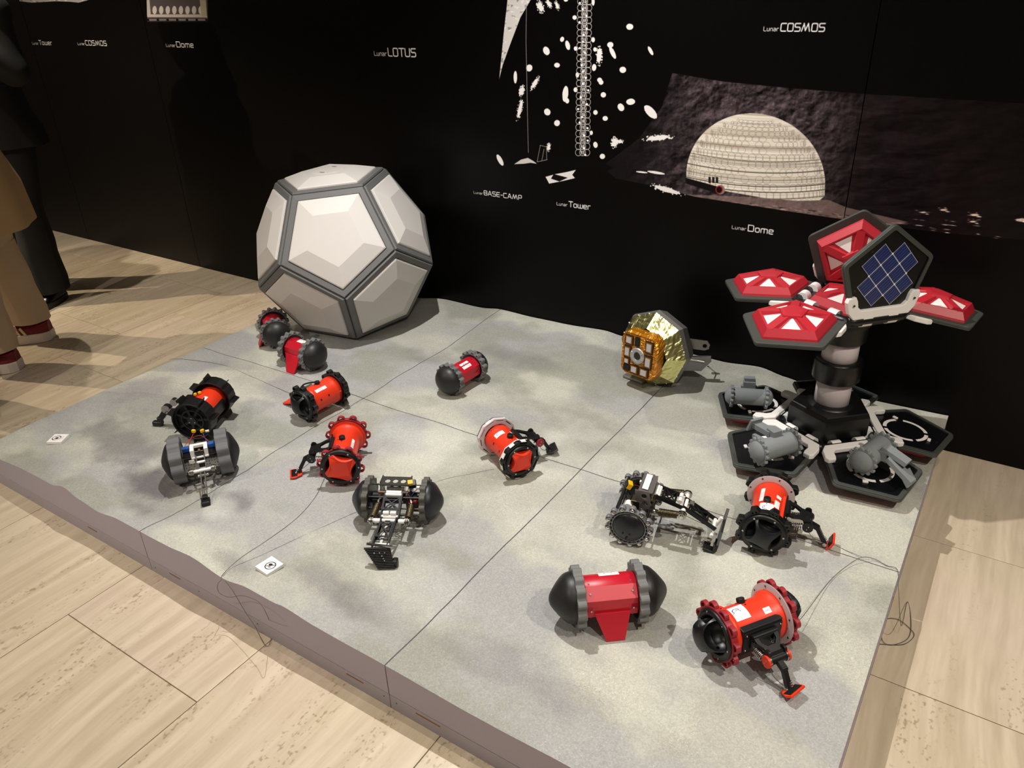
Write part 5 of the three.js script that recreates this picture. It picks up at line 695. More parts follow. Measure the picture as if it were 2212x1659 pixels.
{ // domed wheels, ribbed foot plate
  const R = 0.0655, f = roverFrame([799, 1078], [920.5, 1082], R), g = thing('truss_leg_rover', 'open framed rover with black domes, grey scalloped rims and a ribbed black foot plate', 'rover', f.pos, f.turn), s = f.s;
  for (const x of [-s, s]) { const e = Math.sign(x); wheelScallop(g, x, R, 0.016, 13, M.greyDark, { holeR: 0, d: 0.0085, label: 'brown grey scalloped rim' }); part('wheel_plate', latheX([[x - e * 0.008, 0.01], [x - e * 0.008, R - 0.013], [x - e * 0.006, R - 0.012]], 40).translate(0, R, 0), M.black, g); dome(g, x + e * 0.006, e, R, R * 0.84, 0.044, 'bullet', mat(0x1a1c20, 0.42)); }
  skeleton(g, R, s, { H: [0.104, 0.02], K: [0.07, 0.09], F: [0.052, 0.186], fx: -0.008, x: -0.002, bat: [0.045, 0.118, -0.004] });
  const a = V(-0.01, 0.054, 0.192), b = V(0.012, 0.003, 0.214), d = b.clone().sub(a), L = d.length(); d.normalize(); const X = V(0.99, 0, -0.12).normalize(), n = new THREE.Vector3().crossVectors(X, d).normalize();
  const ft = part('foot_plate', plateMap(poly2([[-0.036, 0], [0.03, 0], [0.022, L], [-0.02, L]]), 0.005, a, X, d), M.black, g, 'black foot plate');
  for (let i = 0; i < 13; i++) { const t = (i + 0.5) / 13, w0 = lerp(-0.037, -0.021, t), w1 = lerp(0.031, 0.023, t), p = a.clone().addScaledVector(d, L * t).addScaledVector(n, -0.004); const q = a.clone().addScaledVector(d, L * t).addScaledVector(n, 0.004); for (const c of [p, q]) part('foot_rib', rod(c.clone().addScaledVector(X, w0), c.clone().addScaledVector(X, w1), 0.0017, 6), M.black, ft); }
  for (const [u, t] of [[-0.014, 0.24], [0, 0.24], [0.013, 0.24], [0.003, 0.38], [0.004, 0.5], [0.005, 0.6]]) for (const k of [-1, 1]) { const p = a.clone().addScaledVector(X, u).addScaledVector(d, L * t).addScaledVector(n, k * 0.006); part('bolt', sph(0.0022, p.x, p.y, p.z, 8, 6), M.steel, ft); }
  part('heel', rbx(0.014, 0.022, 0.02, 0.004, 0.034, 0.013, 0.2), M.black, ft);
  part('top_bar', [bx(0.072, 0.004, 0.006, -0.006, 0.058, 0.188, -0.12)], M.steel, ft);
}
{ // chrome ball wheels, hooked foot
  const R = 0.0645, f = roverFrame([1358.7, 1136], [1386.7, 1060], R), g = thing('ball_wheel_rover', 'open framed rover with chrome balls round its wheels and long truss leg', 'rover', f.pos, f.turn), s = f.s;
  const rimM = mat(0x7b7c7f, 0.4, 0.2);
  for (const x of [-s, s]) {
    const e = Math.sign(x), N = 13, sh = poly2(circlePts(0, 0, R - 0.0115, 52)); hole(sh, circlePts(0, 0, R - 0.014, 48)); const wh = part('wheel', [extX(sh, 0.018, x), (() => { const q = poly2(circlePts(0, 0, R - 0.019, 48)); hole(q, circlePts(0, 0, R - 0.021, 48)); return extX(q, 0.014, x); })()], rimM, g, 'grey double wheel rim'); wh.geometry.translate(0, R, 0);
    for (let k = 0; k < 26; k++) { const a = k / 26 * 2 * Math.PI, q = bx(0.014, 0.0055, 0.001); q.translate(0, R - 0.0165, 0); q.rotateX(a); q.translate(x, R, 0); part('rim_rib', q, rimM, wh); }
    for (let k = 0; k < N; k++) { const a = (k + 0.3) / N * 2 * Math.PI, rc = R - 0.0085; const t = new THREE.TorusGeometry(0.0078, 0.0016, 6, 14, 4.2); t.rotateZ(-0.5); t.rotateY(Math.PI / 2); t.scale(4.5, 1, 1); t.translate(0, rc, 0); t.rotateX(a); t.translate(x, R, 0); part('ball_clip', t, rimM, wh, 'grey ball clip'); for (const dx of [-0.006, 0.006]) part('steel_ball', sph(0.0062, x + dx, R + rc * Math.cos(a), rc * Math.sin(a), 14, 10), M.chrome, wh, 'chrome ball'); }
    const dm = dome(g, x + e * 0.004, e, R, R - 0.0215, 0.016, 'round', mat(0x15181d, 0.35)); dm.userData.label = 'shallow black wheel cover'; for (const [y, z] of [[-0.012, -0.012], [-0.012, 0.006], [-0.026, -0.002]]) part('cover_hole', cyX(0.0028, 0.0028, 0.003, x + e * 0.0185, R + y, z, 10), mat(0x030303, 0.8), dm);
  }
  skeleton(g, R, s, { H: [0.132, 0.056], K: [0.111, 0.126], F: [0.058, 0.216], bat: [0.02, 0.122, -0.024, 0.03], bracketM: mat(0x979290, 0.36, 0.8) });
  part('housing_label', bx(0.07, 0.0008, 0.016, 0, 0.1565, 0.028, 0, 0.12), M.stickerWhite, g, 'white label');
  part('rear_frame', [bx(0.11, 0.006, 0.006, 0, R + 0.03, -0.04), rod(V(-s + 0.01, R + 0.03, -0.036), V(s - 0.01, R + 0.045, -0.036), 0.004, 8)], M.black, g); part('white_motor', [cyX(0.011, 0.011, 0.02, -0.042, R + 0.036, -0.012, 16)], M.white, g); part('gear_box', rbx(0.03, 0.026, 0.024, 0.002, -0.03, R + 0.042, 0.006), M.bronze, g);
  const a = V(0, 0.072, 0.226), b = V(0, 0.006, 0.212), X = V(1, 0, 0), d = b.clone().sub(a), L = d.length(); d.normalize();
  const ft = part('foot_plate', [plateMap(poly2([[-0.05, L - 0.004], [-0.034, L + 0.004], [0.0, L - 0.02], [0.036, 0.02], [0.05, -0.008], [0.042, -0.014], [0.02, 0.006], [-0.02, 0.02], [-0.046, L - 0.022]]), 0.007, a.clone().add(V(0, 0, 0.01)), X, d)], M.black, g, 'black angled foot plate');
  part('foot_hook', [rbx(0.034, 0.008, 0.03, 0.002, -0.033, 0.006, 0.205, 0, 0.25), rbx(0.034, 0.026, 0.006, 0.002, -0.033, 0.016, 0.219)], M.black, ft, 'black foot hook'); part('foot_bracket', [bar(V(-0.03, 0.052, 0.218), V(-0.036, 0.018, 0.212), 0.012, 0.008, X)], M.steel, ft); part('foot_post', rod(V(0.012, 0.05, 0.214), V(0.014, 0.074, 0.226), 0.005, 12), M.white, ft, 'white foot post'); part('foot_post', cyX(0.0055, 0.0055, 0.018, -0.024, 0.042, 0.208, 12), M.white, ft, 'white foot post');
}
{ // grey drum wheels, cone domes, twin rod leg
  const R = 0.0725, f = roverFrame([383.3, 994], [483.6, 973], R), g = thing('drum_wheel_rover', 'rover with wide grey ribbed wheels, black cone domes, white frame and yellow plugs', 'rover', f.pos, f.turn), s = f.s, wm = mat(0x5f6062, 0.65);
  for (const x of [-s, s]) { const e = Math.sign(x); wheelScallop(g, x, R, 0.036, 10, wm, { d: 0.008, holeR: 0, band: 0.015, label: 'wide grey ribbed wheel' }); dome(g, x + e * 0.014, e, R, R * 0.82, 0.032, 'bullet', mat(0x0d0d0e, 0.6)); part('wheel_disc', latheX([[x - e * 0.0165, 0.005], [x - e * 0.0165, R - 0.015]], 36).translate(0, R, 0), M.black, g); part('wheel_screw', sph(0.002, x + e * 0.0435, R + 0.008, 0.006, 8, 6), M.steel, g); }
  part('chassis', [bx(2 * s - 0.04, 0.045, 0.04, 0, R - 0.006, 0), bx(2 * s - 0.04, 0.006, 0.05, 0, R + 0.022, 0.004), bx(2 * s - 0.04, 0.006, 0.05, 0, R + 0.01, 0.01)], M.black, g, 'black chassis');
  for (const e of [-1, 1]) { const sh = poly2([[-0.021, 0], [0.021, 0], [0.021, 0.044], [-0.021, 0.044]]); for (let i = 0; i < 5; i++) for (let j = 0; j < 5; j++) if ((i + j * 3) % 5) hole(sh, circlePts(-0.0155 + i * 0.0078, 0.005 + j * 0.0085, 0.0019, 6)); part('perforated_plate', plateMap(sh, 0.002, V(e * 0.03, R - 0.028, 0.034), V(1, 0, 0), V(0, 1, -0.25).normalize(), 0.0002), mat(0xb2afab, 0.42, 0.6), g, 'perforated metal plate'); part('blue_servo', rbx(0.02, 0.014, 0.016, 0.001, e * 0.038, R + 0.034, 0.002), M.blue, g, 'blue servo motor'); }
  part('white_frame', [bx(0.011, 0.03, 0.034, -0.02, R + 0.026, 0.014), bx(0.011, 0.03, 0.034, 0.02, R + 0.026, 0.014), bx(0.05, 0.008, 0.012, 0, R + 0.038, -0.002), bx(0.05, 0.006, 0.008, 0, R + 0.014, 0.03), bx(0.016, 0.012, 0.014, -0.026, R + 0.006, 0.03)], M.white, g, 'white plastic hip frame');
  part('gear_shaft', [cyX(0.003, 0.003, 0.03, 0, R + 0.026, 0.016, 10), cyX(0.007, 0.007, 0.006, 0, R + 0.026, 0.012, 14)], M.bronze, g);
  const K = V(0, 0.062, 0.068), F = V(-0.004, 0.012, 0.158);
  part('hip_link', [bar(V(-0.012, R + 0.022, 0.024), K.clone().add(V(-0.012, 0, 0)), 0.003, 0.008, V(1, 0, 0)), bar(V(0.012, R + 0.022, 0.024), K.clone().add(V(0.012, 0, 0)), 0.003, 0.008, V(1, 0, 0))], M.gun, g);
  part('white_roller', [cyX(0.005, 0.005, 0.05, K.x, K.y, K.z, 14), cyX(0.004, 0.004, 0.026, 0, R + 0.006, 0.046, 12)], M.white, g, 'white roller'); for (const e of [-1, 1]) part('knee_spring', [coil(V(e * 0.026, K.y, K.z), V(e * 0.036, K.y, K.z), 0.0095, 0.0013, 4), cyX(0.008, 0.008, 0.003, e * 0.038, K.y, K.z, 18)], M.steel, g, 'round steel knee spring');
  part('knee_bolt', [cyX(0.004, 0.004, 0.024, 0, K.y - 0.012, K.z + 0.01, 10), sph(0.004, -0.013, K.y - 0.012, K.z + 0.01, 8, 6), sph(0.004, 0.013, K.y - 0.012, K.z + 0.01, 8, 6)], M.steel, g);
  part('shin', [bar(K.clone().add(V(-0.006, -0.004, 0)), F.clone().add(V(-0.006, 0.006, -0.01)), 0.003, 0.008, V(1, 0, 0)), bar(K.clone().add(V(0.006, -0.004, 0)), F.clone().add(V(0.006, 0.006, -0.01)), 0.003, 0.008, V(1, 0, 0)), cyX(0.0025, 0.0025, 0.017, -0.002, 0.034, 0.118, 8)], M.gun, g, 'twin bar shin');
  part('foot', [rbx(0.024, 0.014, 0.03, 0.005, F.x, 0.008, F.z + 0.002), rbx(0.016, 0.014, 0.018, 0.003, F.x, 0.017, F.z - 0.008), ...[0, 1, 2].map((i) => rbx(0.025, 0.003, 0.03, 0.001, F.x, 0.004 + i * 0.004, F.z + 0.003))], M.black, g, 'black rubber foot');
  for (const [e, w, col, pw] of [[-1, M.wireRed, 'red wire', V(-0.006, R + 0.068, -0.034)], [1, M.wirePurple, 'purple wire', V(0.018, R + 0.062, -0.036)]]) { part('wire', tube([V(e * 0.03, R + 0.03, -0.01), V(e * 0.022, R + 0.046, -0.02), pw], 0.0012, 24, 5), w, g, col); part('yellow_plug', rbx(0.011, 0.009, 0.008, 0.001, pw.x, pw.y + 0.004, pw.z, e * 0.5), M.yellow, g, 'yellow plug'); } part('white_plug', rbx(0.011, 0.006, 0.006, 0.001, 0.032, R + 0.062, -0.036), M.white, g); part('red_lead', tube([V(-0.04, R + 0.04, -0.006), V(-0.02, R + 0.052, -0.026), V(0.01, R + 0.054, -0.03), V(0.03, R + 0.04, -0.014)], 0.0009, 24, 5), M.wireRed, g, 'thin red lead');
}
{ // paddle wheels
  const R = 0.081, f = roverFrame([462.4, 857], [420, 903.5], R), g = thing('paddle_wheel_rover', 'rover with wide black drum wheels set with paddles, spoked face and silver knee', 'rover', f.pos, f.turn), s = f.s, rr = R - 0.014;
  part('body', latheX([[-s, 0.02], [-s, 0.045], [s, 0.045], [s, 0.02]], 40).translate(0, R, 0), M.orange, g, 'orange red cylindrical body'); part('body_cover', extX(poly2([[-0.048, -0.03], [-0.03, -0.046], [0.03, -0.046], [0.048, -0.03], [0.05, 0.004], [0.04, 0.014], [-0.02, 0.02], [-0.05, 0.02]]), 2 * s - 0.05, 0).translate(0, R, 0), M.black, g, 'black body cover');
  for (const x of [-s, s]) { const e = Math.sign(x), w = 0.05, sh = poly2(circlePts(0, 0, rr, 22)); hole(sh, circlePts(0, 0, rr - 0.004, 36)); const wh = part('wheel', extX(sh, w, x, 0.0006).translate(0, R, 0), M.blackMetal, g, 'black drum wheel'); for (let k = 0; k < 7; k++) { const a = (k + (e < 0 ? 0.15 : 0.4)) / 7 * 2 * Math.PI, q = poly2([[-w * 0.5, -0.002], [w * 0.5, -0.002], [w * 0.45, 0.017], [-w * 0.3, 0.019]]), p = ext(q, 0.003, 0.0004); p.rotateX(0.0); p.translate(0, rr - 0.001, -0.0015); p.rotateX(a); p.translate(x, R, 0); part('paddle', p, M.black, wh, 'black paddle'); }
    const face = []; for (let k = 0; k < 7; k++) { const a = k / 7 * 2 * Math.PI + 0.3; const q = bx(0.003, rr * 0.62, 0.008); q.translate(0, rr * 0.55, 0); q.rotateX(a); q.translate(x + e * 0.012, R, 0); part('spoke', q, M.blackMetal, wh); } for (const [r0, r1] of [[0.01, 0.018], [rr * 0.52, rr * 0.58], [rr * 0.84, rr * 0.97]]) { const q = poly2(circlePts(0, 0, r1, 36)); hole(q, circlePts(0, 0, r0, 30)); face.push(extX(q, 0.004, x + e * 0.013)); } part('wheel_face', merged(face).translate(0, R, 0), M.blackMetal, wh); part('hub', [cyX(0.014, 0.014, 0.008, x + e * 0.014, R, 0, 20)], M.black, wh); part('wheel_well', cyX(rr * 0.94, rr * 0.94, 0.004, x + e * 0.002, R, 0, 36), mat(0x050505, 0.7), wh); for (let k = 0; k < 3; k++) part('bolt', cyX(0.002, 0.002, 0.003, x + e * 0.0185, R + 0.011 * Math.cos(k * 2.1), 0.011 * Math.sin(k * 2.1), 8), M.steel, wh); }
  sticker(g, 0.0, 0.03, -0.5, -0.25, 0.0457, R); for (const [x, z] of [[-0.012, 0.012], [0.0, 0.022]]) part('yellow_plug', rbx(0.01, 0.008, 0.008, 0.001, x, R + 0.05, z, x * 40), M.yellow, g, 'yellow plug');
  part('leg_bracket', [rbx(0.036, 0.02, 0.03, 0.003, 0.0, R + 0.03, 0.046), bx(0.022, 0.01, 0.034, 0, R + 0.03, 0.066)], M.blackMetal, g);
  const K = V(0.0, 0.1, 0.104), K2 = V(0.0, 0.072, 0.138), F = V(0.0, 0.01, 0.186);
  const th = part('thigh', [bar(V(0, R + 0.03, 0.06), K, 0.014, 0.01, V(1, 0, 0)), bar(K, K2, 0.014, 0.012, V(1, 0, 0))], M.blackMetal, g, 'black thigh'); for (const [p, r] of [[K, 0.0125], [K2, 0.016]]) part('silver_disc', cyX(r, r, 0.018, p.x, p.y, p.z, 24), M.steel, th, 'silver knee disc'); part('spring', coil(V(0.012, R + 0.0, 0.06), V(0.012, K2.y - 0.004, K2.z - 0.012), 0.0075, 0.0013, 8), M.bronze, g);
  part('shin', [bar(K2, K2.clone().lerp(F, 0.55), 0.014, 0.019, V(1, 0, 0)), bar(K2.clone().lerp(F, 0.45), F, 0.012, 0.013, V(1, 0, 0)), rod(K2.clone().add(V(0.012, -0.006, 0)), K2.clone().lerp(F, 0.6).add(V(0.012, 0, -0.004)), 0.0012, 6)], M.black, g, 'black shin'); const ft = part('foot', [rbx(0.02, 0.02, 0.036, 0.007, F.x, 0.012, F.z), rbx(0.015, 0.028, 0.018, 0.004, F.x, 0.024, F.z - 0.012)], M.black, g, 'black rounded foot'); for (const z of [-0.006, 0.008]) part('bolt', cyX(0.003, 0.003, 0.018, F.x, 0.013, F.z + z, 10), M.steel, ft);
}
// ---------------------------------------------------------------- grey printed model rovers on the lower petals
function mini(A, B, R, y, label, leg) {
  const a = onY(...A, y + R), b = onY(...B, y + R), o = a.clone().add(b).multiplyScalar(0.5), d = b.clone().sub(a), s = d.length() / 2, g = thing('model_rover', label, 'model rover', [o.x, y, o.z], Math.atan2(-d.z, d.x));
  part('body', latheX([[-s, 0.01], [-s, R * 0.74], [s, R * 0.74], [s, 0.01]], 32).translate(0, R, 0), M.print, g, 'grey cylinder body');
  for (const x of [-s, s]) { const e = Math.sign(x); part('wheel', extX(scallop(R, 0.0075, 14, R * 0.5, 0), 0.009, x, 0.001).translate(0, R, 0), M.print, g, 'grey scalloped wheel'); dome(g, x + e * 0.002, e, R, R * 0.76, 0.02, 'round', M.print).userData.label = 'grey dome'; }
  part('leg_block', leg(g, R, s), M.print, g, 'grey leg block'); return g;
}
{
  const c8 = PIX(1540, 780, 4.096), ty = 0.2055;
  mini(c8(405, 800), c8(700, 715), 0.043, ty, 'grey printed model rover on a petal tray, its flat foot raised towards the column', (g, R) => { const z = -1; return [bx(0.03, 0.028, 0.03, 0.004, R + 0.034, z * 0.018), bar(V(0, R + 0.034, z * 0.02), V(-0.004, R + 0.03, z * 0.088), 0.03, 0.016, V(1, 0, 0)), bx(0.044, 0.044, 0.007, -0.006, R + 0.03, z * 0.092, 0, 0.35), bar(V(-0.022, R + 0.01, z * 0.03), V(-0.024, R + 0.006, z * 0.07), 0.012, 0.012, V(1, 0, 0)), bar(V(0.022, R + 0.01, z * 0.03), V(0.02, R + 0.006, z * 0.07), 0.012, 0.012, V(1, 0, 0))]; });
  mini(c8(1320, 885), c8(1500, 745), 0.043, ty, 'grey printed model rover on a petal tray, its long leg folded outwards', (g, R) => [bx(0.034, 0.03, 0.03, 0, R + 0.012, 0.03), bar(V(0.0, R + 0.034, 0.028), V(0.0, R + 0.012, 0.1), 0.032, 0.014, V(1, 0, 0)), bar(V(-0.012, R + 0.014, 0.05), V(-0.014, 0.012, 0.125), 0.03, 0.014, V(1, 0, 0)), bx(0.05, 0.006, 0.04, -0.004, 0.014, 0.11, 0, 0.9)]);
  mini(c8(165, 305), c8(470, 325), 0.037, ty + 0.003, 'grey printed model rover with square block, on the petal tray by the wall', (g, R) => [bx(0.038, 0.03, 0.026, 0.0, R + 0.03, -0.026), bx(0.034, 0.012, 0.02, 0.0, R + 0.05, -0.03), bx(0.05, 0.03, 0.012, 0, R + 0.01, -0.03)]);
}
// ---------------------------------------------------------------- no-touch sign blocks
{
  const signTex = canvasTex(256, 256, (c) => { c.fillStyle = '#f4efed'; c.fillRect(0, 0, 256, 256); c.lineWidth = 13; c.strokeStyle = '#141112'; c.beginPath(); c.arc(128, 104, 70, 0, 7); c.stroke(); c.beginPath(); c.moveTo(82, 58); c.lineTo(174, 150); c.stroke(); c.fillStyle = '#141112'; c.beginPath(); c.moveTo(88, 118); c.lineTo(96, 84); c.lineTo(106, 98); c.lineTo(112, 92); c.lineTo(134, 122); c.lineTo(126, 150); c.lineTo(104, 144); c.closePath(); c.fill(); c.fillStyle = '#3a3638'; for (let i = 0; i < 5; i++) c.fillRect(134 + i * 2, 72 + i * 9, 34 - i * 3, 6); c.fillStyle = '#8f8a8c'; for (let i = 0; i < 9; i++) c.fillRect(62 + i * 15, 196, 10, 9); for (let i = 0; i < 6; i++) c.fillRect(86 + i * 14, 216, 9, 6); });
  const sm = mat(0xffffff, 0.5, 0, { map: signTex });
  for (const [pts, turnTop, label] of [[[[586, 1206], [613, 1224], [580, 1243], [551, 1223]], 0, 'small white square do not touch sign beside the wires near the platform front edge'], [[[110, 935], [145, 935], [140, 952], [103, 957]], 1, 'small white square do not touch sign at the far left corner of the platform']]) {
    const W4 = pts.map((p) => onY(...p, HP + 0.012)), o = W4.reduce((s, v) => s.add(v), V(0, 0, 0)).multiplyScalar(0.25), e = W4[1].clone().sub(W4[0]), ang = Math.atan2(-e.z, e.x), S1 = 0.052;
    const g = thing('sign_block', label, 'sign', [o.x, H(o.x, o.z) + 0.0005, o.z], ang, 'do not touch sign blocks'); part('block', rbx(S1, 0.01, S1, 0.0012, 0, 0.005, 0), M.white, g);
    const p = new THREE.PlaneGeometry(S1 * 0.95, S1 * 0.95); p.rotateX(-Math.PI / 2); p.rotateY(turnTop ? Math.PI / 2 : -Math.PI / 2); p.translate(0, 0.0103, 0); part('printed_face', p, sm, g, 'printed hand symbol struck through in a circle');
  }
}
// ---------------------------------------------------------------- thin cables
function cable(label, list, r = 0.0007) { // list: [px, py, height above the moon ground] or world [x, y, z, 'w']
  const pts = list.map((q) => q[3] === 'w' ? V(q[0], q[1], q[2]) : (() => { let p = onY(q[0], q[1], HP + (q[2] || 0)); const y = H(p.x, p.z) + (q[2] || 0) + r; return onY(q[0], q[1], y); })());
  const m = part(numbered('cable'), tube(pts, r, pts.length * 14, 6), M.cable, scene); m.userData = { label, category: 'cable' }; return m;
}
cable('thin dark cable lying from the platform left edge to the orange rover with lobed wheels', [[366, 776, 0.004], [400, 776, 0.001], [480, 788, 0], [540, 812, 0], [590, 834, 0], [628, 850, 0.004]]);
{
  const lo = (x, y, z) => [x, y, z, 'w'], fz = (px, py, z) => { const p = onZ(px, py, z); return [p.x, p.y, p.z, 'w']; }, fl = (px, py) => { const p = onY(px, py, 0.003); return [p.x, p.y, p.z, 'w']; };
  cable('thin grey cable running from the orange star capped rover and looping over the front edge', [[702, 1030, 0.004], [680, 1075, 0], [640, 1120, 0], [580, 1165, 0], [520, 1205, 0], [482, 1240, 0], fz(478, 1252, 1.826), fz(470, 1262, 1.845), fz(472, 1278, 1.85), fz(484, 1287, 1.845), fz(500, 1290, 1.84), fz(525, 1287, 1.84), fz(558, 1300, 1.85), fz(575, 1325, 1.86), fl(584, 1350), fl(586, 1375), fl(580, 1395), fl(570, 1390), fl(557, 1365), fz(553, 1356, 1.835), fz(530, 1322, 1.828), fz(505, 1280, 1.826), fz(486, 1254, 1.826)], 0.0007);
  cable('thin pale cable stretching from the polygon wheeled rover towards the front edge', [[1066, 1013, 0.002], [1010, 1025, 0], [945, 1040, 0], [780, 1102, 0], [700, 1137, 0], [640, 1164, 0], [565, 1199, 0], [504, 1225, 0], [481, 1245, 0]], 0.0004);
  cable('thin dark cable from the corner rover curving up to the platform right edge', [[1712, 1352, 0.03], [1735, 1330, 0.02], [1790, 1258, 0.004], [1830, 1222, 0.006], [1862, 1204, 0.012], [1890, 1208, 0.004], [1916, 1222, 0], [1938, 1230, 0.001], lo(0.733, 0.12, 0.955), lo(0.76, 0.05, 1.0), fl(1960, 1300), fl(1968, 1340), fl(1962, 1378), fl(1925, 1393), fl(1905, 1380), fl(1912, 1340), fl(1940, 1338), fl(1968, 1360), fl(1974, 1375), fl(1950, 1392), fl(1900, 1391)], 0.0008);
  cable('thin grey cable trailing from the upright red foot along the ground', [[1690, 1155, 0.012], [1740, 1162, 0.002], [1790, 1172, 0], [1830, 1190, 0], [1862, 1203, 0.004]], 0.0006);
}
// ---------------------------------------------------------------- visitors
function sdfMesh(bones, res, pad, k) { // bones: [a, b, ra, rb] tapered capsules joined smoothly
  const bb = new THREE.Box3(); for (const [a, b, ra, rb] of bones) { bb.expandByPoint(a.clone().addScalar(ra)); bb.expandByPoint(a.clone().addScalar(-ra)); bb.expandByPoint(b.clone().addScalar(rb)); bb.expandByPoint(b.clone().addScalar(-rb)); }
  const c = bb.getCenter(V(0, 0, 0)), half = Math.max(...bb.getSize(V(0, 0, 0)).toArray()) / 2 + pad, mc = new MarchingCubes(res, new THREE.MeshBasicMaterial(), false, false, 400000), f = mc.field, pre = bones.map(([a, b, ra, rb]) => { const d = b.clone().sub(a); return [a.x, a.y, a.z, d.x, d.y, d.z, 1 / Math.max(1e-9, d.lengthSq()), ra, rb - ra]; });
  const size = bb.getSize(V(0, 0, 0)).multiplyScalar(0.5).addScalar(pad);
  for (let z = 0; z < res; z++) for (let y = 0; y < res; y++) for (let x = 0; x < res; x++) {
    const hx = (x - res / 2) / (res / 2) * half, hy = (y - res / 2) / (res / 2) * half, hz = (z - res / 2) / (res / 2) * half; let v = 1;
    if (Math.abs(hx) <= size.x && Math.abs(hy) <= size.y && Math.abs(hz) <= size.z) { const X = hx + c.x, Y = hy + c.y, Z = hz + c.z; let s = 0; for (const [ax, ay, az, dx, dy, dz, il, ra, dr] of pre) { const px = X - ax, py = Y - ay, pz = Z - az; let t = (px * dx + py * dy + pz * dz) * il; t = t < 0 ? 0 : t > 1 ? 1 : t; const qx = px - dx * t, qy = py - dy * t, qz = pz - dz * t; s += Math.exp(-k * (Math.sqrt(qx * qx + qy * qy + qz * qz) - ra - dr * t)); } v = -Math.log(s + 1e-30) / k; }
    f[z * res * res + y * res + x] = -v;
  }
  mc.isolation = 0; mc.update(); const n = mc.count, g = new THREE.BufferGeometry(); g.setAttribute('position', new THREE.BufferAttribute(mc.positionArray.slice(0, n * 3), 3)); g.setAttribute('normal', new THREE.BufferAttribute(mc.normalArray.slice(0, n * 3), 3)); g.scale(half, half, half); g.translate(c.x, c.y, c.z); return g;
}
function shoeGeo(L, W, Ht, soleT) { // shoe along +z, heel at z = 0, ground at y = 0; returns [upper, sole]
  const sec = (t) => { const z = t * L, w = W * (0.78 + 0.3 * Math.sin(Math.PI * Math.min(1, t * 1.05)) - (t > 0.82 ? ((t - 0.82) / 0.18) ** 2 * 0.62 : 0) - (t < 0.12 ? ((0.12 - t) / 0.12) ** 2 * 0.35 : 0)); const hgt = t < 0.34 ? Ht : lerp(Ht, Ht * 0.42, sstep(0.34, 0.78, t)) * (t > 0.9 ? 1 - ((t - 0.9) / 0.1) ** 2 * 0.5 : 1); return [z, w / 2, hgt]; };
  const mk = (y0f, y1f, grow) => { const P = [], N = 22, Mm = 14, ix = []; for (let i = 0; i <= N; i++) { const [z, w, h] = sec(i / N); for (let j = 0; j <= Mm; j++) { const a = j / Mm * Math.PI, y0 = y0f(h), y1 = y1f(h); P.push(Math.cos(a) * w * grow * (1 - 0.25 * Math.sin(a) ** 2 * (y1 > 0.04 ? 1 : 0)), y0 + Math.pow(Math.sin(a), 0.55) * (y1 - y0), z); } } for (let i = 0; i < N; i++) for (let j = 0; j < Mm; j++) { const k = i * (Mm + 1) + j; ix.push(k, k + 1, k + Mm + 1, k + 1, k + Mm + 2, k + Mm + 1); } for (const e of [0, N]) for (let j = 1; j < Mm; j++) { const k = e * (Mm + 1); ix.push(k, k + j, k + j + 1); } const g = new THREE.BufferGeometry(); g.setAttribute('position', new THREE.Float32BufferAttribute(P, 3)); g.setIndex(ix); g.computeVertexNormals(); return g; };
  const up = mk(() => soleT * 0.5, (h) => h, 1), so = (() => { const pts = []; for (let i = 0; i <= 22; i++) { const [z, w] = sec(i / 22); pts.push([w * 1.05, z]); } for (let i = 22; i >= 0; i--) { const [z, w] = sec(i / 22); pts.push([-w * 1.05, z]); } const e = ext(poly2(pts), soleT, 0.003); e.rotateX(Math.PI / 2); e.translate(0, soleT - 0.003, 0); return e; })();
  return [up, so];
}
function cloth(levels, n = 40, folds = 0) { // open cloth tube through elliptical rings [x, y, z, rx, rz]
  const P = [], ix = []; levels.forEach(([x, y, z, rx, rz], l) => { for (let i = 0; i <= n; i++) { const t = i / n * 2 * Math.PI, w = 1 + folds * (l / (levels.length - 1)) * (0.6 * Math.sin(5 * t + l * 0.5) + 0.4 * Math.sin(9 * t + 1.3)); P.push(x + rx * w * Math.cos(t), y, z + rz * w * Math.sin(t)); } });
  for (let l = 0; l + 1 < levels.length; l++) for (let i = 0; i < n; i++) { const k = l * (n + 1) + i; ix.push(k, k + 1, k + n + 1, k + 1, k + n + 2, k + n + 1); }
  const g = new THREE.BufferGeometry(); g.setAttribute('position', new THREE.Float32BufferAttribute(P, 3)); g.setIndex(ix); g.computeVertexNormals(); return g;
}
